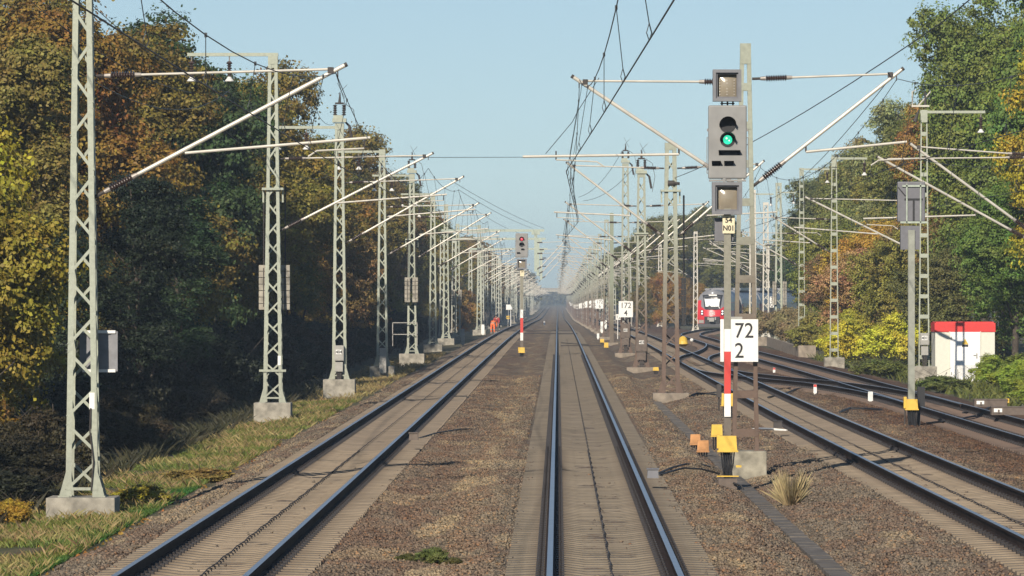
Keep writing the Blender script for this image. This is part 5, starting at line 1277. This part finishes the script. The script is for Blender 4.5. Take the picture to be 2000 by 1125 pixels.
tree('sparse', -12.2, 300, 1.0, (.26, .155, .06), 'tawny brown willow-like tree with hanging twigs, between the left masts', GW, sz=1.05)
tree('round', -9.9, 560, .62, (.42, .16, .025), 'bright orange little tree behind the workers', GW, sz=.62)
tree('bush', -9.3, 540, 1.0, (.30, .17, .04), 'tan bush beside the bright orange little tree', 'bushes below the left wood', 'bush', sz=1.4, cat='bush')
# right wood
GRW = 'trees of the wood on the right'
tree('oak2', 22.2, 234, 1.15, (.080, .120, .024), 'huge dark green tree filling the upper right corner behind the hut', GRW, sz=1.25)
tree('oak', 18.9, 226, .62, (.09, .13, .025), 'lower green tree leaning over the white hut', GRW, sz=.55)
tree('birch', 20.2, 221, 1.0, (.26, .20, .02), 'yellow-leaved tree at the top right edge of the photo', GRW, sz=1.18)
tree('oak', 24.5, 246, 1.15, GREEN, 'tall green tree behind the huge one at the right edge', GRW, sz=1.3)
tree('tall', 20.1, 258, 1.0, (.12, .145, .03), 'tall green tree rising just right of the hut mast head', GRW, sz=1.12)
tree('oak', 22.6, 276, 1.05, (.125, .145, .03), 'green tree behind the arm of the hut mast', GRW, sz=1.2)
tree('tall', 19.2, 288, .72, (.25, .135, .035), 'copper brown tree directly behind the hut mast head', GRW, sz=.86)
tree('oak', 18.4, 268, .7, (.17, .115, .042), 'brown scrubby tree left of the hut, behind the mast with cabinet 401', GRW, sz=.5)
tree('birch', 19.9, 322, 1.15, (.175, .18, .07), 'pale grey-green poplar left of the copper tree', GRW, sz=1.1)
tree('birch', 21.0, 332, 1.2, (.16, .17, .06), 'second pale poplar close to the copper tree', GRW, sz=1.05)
tree('oak', 23.5, 345, 1.0, OLIVE, 'olive tree behind the pale poplars', GRW, sz=.98)
tree('tall', 20.6, 372, 1.0, mixc(PALE, OLIVE, .5), 'slim olive poplar at the left end of the tall right trees', GRW, sz=.9)
tree('oak2', 19.8, 306, .85, (.17, .155, .042), 'broad olive tree below the pale poplars', GRW, sz=.70)
tree('round', 16.9, 292, .95, (.32, .20, .03), 'yellow-orange tree behind the ladder mast in the yellow bushes', GRW, sz=1.0)
tree('round', 17.0, 268, .85, (.16, .14, .03), 'olive-yellow tree left of the signal seen from behind', GRW, sz=.95)
tree('sparse', 15.8, 282, .95, (.27, .15, .075), 'pinkish rust tree with thin leaves behind the ladder masts', GRW, sz=.75)
tree('sparse', 16.2, 315, .9, (.17, .105, .045), 'thin tawny tree between the two ladder masts', GRW, sz=.75)
tree('round', 17.6, 335, .95, (.15, .16, .03), 'yellow-green tree left of the thin tawny tree', GRW, sz=1.05)
tree('oak', 21.4, 415, .95, (.16, .165, .045), 'olive green tree above the ladder mast behind the wall', GRW, sz=.86)
tree('tall', 19.9, 400, .9, (.10, .11, .04), 'dull green tree near the pale masts with weights', GRW, sz=.78)
tree('round', 18.8, 385, 1.0, (.19, .19, .03), 'lime yellow tree beside the pale masts with weights', GRW, sz=1.15)
tree('oak', 22.3, 452, .9, (.07, .085, .04), 'grey-green tree right of the tall switch masts', GRW, sz=.80)
tree('oak2', 23.8, 500, .9, DKGREEN, 'dark green tree at the left end of the right wood', GRW, sz=.68)
for i, d in enumerate((560, 590, 625, 660, 700)):
    tree('oak', 28.5 + 2.5 * (i % 2) - i * .8, d + 60, .95, mixc(DKGREEN, OLIVE, .2 * (i % 3)), 'dark green tree in the backdrop above the red train', 'trees above the train', sz=.66 + .05 * (i % 2))
for i, (x, d, s) in enumerate(((20.5, 690, 1.0), (17.2, 720, 1.05), (15.4, 700, .8), (22, 735, 1.0), (18.8, 760, 1.05), (14.2, 745, .9))):
    tree('oak2', x, d, s, mixc(GREEN, OLIVE, .4 + .1 * (i % 3)), 'olive green tree behind the stout right mast, left of the train', 'trees left of the train', sz=s * (.95 if i < 2 else .72))
for i, (x, d, s) in enumerate(((11.6, 590, .72), (13.4, 600, .66), (9.8, 600, .6), (15.3, 610, .6))):
    tree('round', x, d, s, [(.30, .15, .035), (.22, .13, .05), (.20, .15, .045), (.30, .16, .03)][i], ['orange tree left of the train mast', 'reddish tree touching the red train', 'brown-pink tree left behind the stout mast', 'orange foliage just behind the train nose'][i], 'autumn trees left of the train', sz=s * 1.15)
rr = random.Random(8); d = 690
while d < 1500:
    tree('far' if d > 850 else 'oak', rr.uniform(11.6, 13.6) + (1.2 if d < 800 else 0), d, rr.uniform(.85, 1), mixc(OLIVE, GREEN, .3 + .6 * rr.random()), 'olive tree close behind the crowded mast row on the right', 'trees behind the crowded mast row', sz=rr.uniform(.85, 1.0)); d += rr.uniform(14, 22)
rr = random.Random(5); d = 800
while d < 1500:
    tree('far', rr.uniform(13, 17), d, rr.uniform(.85, 1), mixc(OLIVE, GREEN, rr.random()), 'hazy tree in the distance right of the crowded mast row', 'distant trees on the right'); d += rr.uniform(24, 36)
    tree('far', rr.uniform(20, 26), d, rr.uniform(.9, 1.1), mixc(OLIVE, BROWN, rr.random()), 'hazy tree in the distance right of the crowded mast row', 'distant trees on the right')
d = 770
while d < 1500:
    tree('far', rr.uniform(-16.5, -14), d, rr.uniform(.9, 1.05), mixc(OLIVE, BROWN, rr.random()), 'hazy tree at the far end of the left wood', GW); d += rr.uniform(14, 20)
# far woods that read as one mass
def wood(label, xs, ds, n, seed, hs):
    r = np.random.default_rng(seed); lob = []
    for _ in range(n):
        d = r.uniform(*ds); x = r.uniform(*xs); h = r.uniform(*hs); lob.append((x, d, float(gz(d)) + h * .55, h * .42)); lob.append((x + r.uniform(-2, 2), d, float(gz(d)) + h * .25, h * .35))
    o = link('far_wood', np_mesh('far_wood', leaf_cloud(seed, lob, n * 40, 22, 1.1, (.8, 1.5), -5), 4, M['foliage'])); o.color = (.11, .095, .035, 1)
    return tag(o, label, 'wood', kind='stuff')
wood('hazy mass of wood far down the left side of the line', (-26, -13), (1480, 2340), 90, 31, (11, 15))
wood('hazy mass of wood far down the right side of the line', (13, 26), (1480, 2340), 80, 32, (10, 14))
wood('faint low wood closing the view under the far bridge', (-16, 16), (2950, 3300), 46, 35, (6, 8.5))
wood('faint wood behind the far bridge on the left', (-190, -8), (2500, 2900), 110, 33, (9, 15))
wood('faint wood behind the far bridge on the right', (9, 190), (2500, 2900), 110, 34, (9, 15))

# bushes and low plants
GB = 'bushes along the right side'
tree('bush', 16.1, 258, .92, (.44, .38, .04), 'bright yellow bush right of the ladder mast block', GB, 'bush', sz=.85, cat='bush')
tree('bush', 13.9, 262, .8, (.42, .34, .035), 'yellow bush growing round the ladder mast block', GB, 'bush', sz=.72, cat='bush')
tree('bush', 14.9, 280, .85, (.28, .24, .03), 'yellow-green bush behind the ladder mast in the yellow bushes', GB, 'bush', sz=.9, cat='bush')
tree('bush', 14.2, 300, .9, (.20, .17, .04), 'olive bush between the two ladder masts', GB, 'bush', sz=.8, cat='bush')
tree('bush', 17.6, 262, .9, (.08, .09, .03), 'dark green bush left of the hut mast', GB, 'bush', sz=.8, cat='bush')
tree('bush', 16.3, 205, .5, (.20, .24, .03), 'lime green leafy bush in front of the hut door', GB, 'bush', sz=.42, cat='bush')
tree('bush', 16.9, 200, .62, (.22, .25, .03), 'lime green bush at the right corner of the hut', GB, 'bush', sz=.38, cat='bush')
tree('bush', 15.9, 182, .62, (.23, .26, .035), 'broad lime green bush at the lower right edge', GB, 'bush', sz=.36, cat='bush')
tree('bush', 17.6, 205, .85, (.14, .17, .03), 'green bush at the right edge beside the hut', GB, 'bush', sz=.42, cat='bush')
tree('bush', 15.0, 170, .5, (.20, .22, .03), 'small lime bush above the point machines', GB, 'bush', sz=.28, cat='bush')
tree('shrub', 13.6, 195, .8, (.10, .12, .03), 'small green weed at the foot of the hut mast', GB, 'bush', sz=.4, cat='bush')
tree('shrub', 13.4, 228, 1.0, (.12, .13, .03), 'low green weed between the bushes and the siding', GB, 'bush', sz=.5, cat='bush')
for i, (x, d) in enumerate(((15.2, 345), (16.5, 360), (15.4, 372), (17.3, 380), (14.2, 400))):
    tree('bush', x, d, .85, (.20, .155, .075), ['tan dry scrub left of the low wall', 'tan dry scrub behind the low wall', 'tan dry scrub under the white speed sign', 'tan dry scrub below the weights', 'tan dry scrub behind the sign 172 2'][i], 'dry scrub by the siding', 'bush', sz=.85, cat='bush')
tree('shrub', -7.25, 95.5, .42, (.34, .26, .03), 'clump of yellow leaves at the foot of the nearest mast', 'low plants on the left verge', 'plant', sz=.26, cat='plant')
tree('shrub', -6.95, 107, .55, (.30, .20, .06), 'clump of tan dead leaves on the verge beyond the nearest mast', 'low plants on the left verge', 'plant', sz=.2, cat='plant')
tree('shrub', -9.1, 91.5, .3, (.36, .22, .03), 'few yellow leaves left of the nearest mast block', 'low plants on the left verge', 'plant', sz=.3, cat='plant')
tree('shrub', -1.62, 71.5, .17, (.14, .155, .045), 'small green weed in the gravel left of the middle track', 'weeds in the gravel', 'plant', sz=.15, cat='plant')
tree('shrub', -1.98, 72.1, .12, (.12, .125, .035), 'tiny yellowish weed beside the green one in the gravel', 'weeds in the gravel', 'plant', sz=.09, cat='plant')
tree('shrub', -1.35, 71.2, .10, (.14, .13, .04), 'tiny olive weed right of the green one in the gravel', 'weeds in the gravel', 'plant', sz=.07, cat='plant')

tree('oak', 20.9, 300, .95, (.13, .135, .032), 'olive-green tree filling the wood between the poplars and the hut mast', GRW, sz=1.0, rz=1.0)
tree('oak2', 22.3, 318, 1.0, (.14, .14, .036), 'broad olive crown behind the copper tree', GRW, sz=.98, rz=2.0)
tree('oak', 21.6, 362, .95, (.13, .13, .036), 'olive tree filling the gap behind the slim poplar', GRW, sz=.92, rz=3.0)
tree('oak2', 21.6, 395, .9, (.12, .125, .036), 'olive tree behind the pale masts with weights', GRW, sz=.82, rz=4.0)
tree('round', 18.2, 246, 1.0, (.10, .10, .03), 'dull green undergrowth tree behind the hut mast foot', GRW, sz=.8, rz=.5)
# grass verge
def blades(name, n, xr, dr, hh, seed, wd, label, cols, zoff=0.0, clump=0.0, cat='grass'):
    r = np.random.default_rng(seed); x = r.uniform(*xr, n); d = dr[0] + (dr[1] - dr[0]) * r.random(n) ** 1.25
    if clump: 
        keep = (np.sin(x * 2.3 + np.sin(d * .7) * 2) + np.sin(d * .55 + x) > clump - 1); x, d = x[keep], d[keep]; n = len(x)
    z = np.array([ground_z(np.array(a), np.array(b_)) for a, b_ in zip(x, d)]).astype(float) + zoff
    h = r.uniform(*hh, n); an = r.uniform(0, 6.28, n); ln = r.normal(0, .55, (n, 2)) * h[:, None]
    c, s = np.cos(an) * wd, np.sin(an) * wd
    b0 = np.stack([x - c, d - s, z], 1); b1 = np.stack([x + c, d + s, z], 1); m0 = np.stack([x + c * .7 + ln[:, 0] * .4, d + s * .7 + ln[:, 1] * .4, z + h * .6], 1); tp = np.stack([x + ln[:, 0], d + ln[:, 1], z + h], 1)
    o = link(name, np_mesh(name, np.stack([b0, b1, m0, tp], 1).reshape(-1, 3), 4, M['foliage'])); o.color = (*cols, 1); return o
tag(blades('grass', 120000, (-9.25, -6.8), (58, 190), (.03, .13), 41, .006, '', (.15, .17, .036), clump=.25), 'green and yellowish grass on the sunlit left verge', 'grass', kind='stuff')
tag(blades('dry_grass', 50000, (-9.9, -6.75), (58, 330), (.05, .22), 42, .005, '', (.27, .20, .085), clump=.8), 'dry tan grass scattered over the left verge', 'grass', kind='stuff')
tag(blades('mown_grass_strip', 60000, (-7.3, -6.78), (58, 104), (.03, .07), 43, .008, '', (.06, .125, .02)), 'smooth bright green grass strip along the ballast edge', 'grass', kind='stuff')
tag(blades('fallen_leaves', 5000, (-9.6, -6.3), (58, 170), (.02, .05), 46, .03, '', (.30, .15, .035), clump=.4), 'fallen orange and brown leaves scattered on the left verge', 'fallen leaves', kind='stuff')
tag(blades('weeds', 9000, (13.6, 18), (130, 300), (.1, .4), 44, .02, '', (.12, .13, .03)), 'low green weeds at the foot of the right-hand bushes', 'grass', kind='stuff')
tag(blades('undergrowth', 80000, (-24, -9.2), (58, 230), (.12, .5), 45, .011, '', (.045, .042, .02)), 'dark rough undergrowth between the verge and the left wood', 'undergrowth', kind='stuff')  # undergrowth tint lowered to deepen the shade at the wood's foot
# the tall grass tuft beside the signal
r = np.random.default_rng(9); n = 700; an = r.uniform(0, 6.28, n); rad = .13 * np.sqrt(r.random(n)); hh = .16 + .5 * r.random(n) ** 1.7; out = r.normal(0, .10, n); c_, s_ = np.cos(an), np.sin(an)
bx_, by_ = rad * c_, rad * s_; wv = .0022
b0 = np.stack([bx_ - wv, by_, 0 * hh], 1); b1 = np.stack([bx_ + wv, by_, 0 * hh], 1); m_ = np.stack([bx_ + c_ * np.abs(out) * .7 + wv * .7, by_ + s_ * np.abs(out) * .5, hh * .6], 1); tp = np.stack([bx_ + c_ * np.abs(out) * 1.5, by_ + s_ * np.abs(out), hh], 1)
o = link('grass_tuft', np_mesh('grass_tuft', np.stack([b0, b1, m_, tp], 1).reshape(-1, 3), 4, M['foliage']), None, (3.92, 92.5, gp(3.92, 92) + .01)); o.color = (.36, .27, .15, 1)
tag(o, 'tall tuft of dry straw-coloured grass in the gravel right of the signal', 'grass tuft')

# ------------------------------------------------------------------ haze
hb = MB(); hb.box((0, 2650, 15), (1700, 5600, 44)); hz_ = hb.build('haze', [])
hz_.data.materials.clear(); hm = bpy.data.materials.new('haze_air'); hm.use_nodes = True; hm.node_tree.nodes.clear()
pv = hm.node_tree.nodes.new('ShaderNodeVolumePrincipled'); pv.inputs["Color"].default_value = (.66, .82, 1.0, 1); pv.inputs['Density'].default_value = 0.00025
ho = hm.node_tree.nodes.new('ShaderNodeOutputMaterial'); hm.node_tree.links.new(pv.outputs[0], ho.inputs['Volume'])
hz_.data.materials.append(hm); tag(hz_, 'thin blue autumn haze filling the far end of the line', 'haze', kind='stuff')
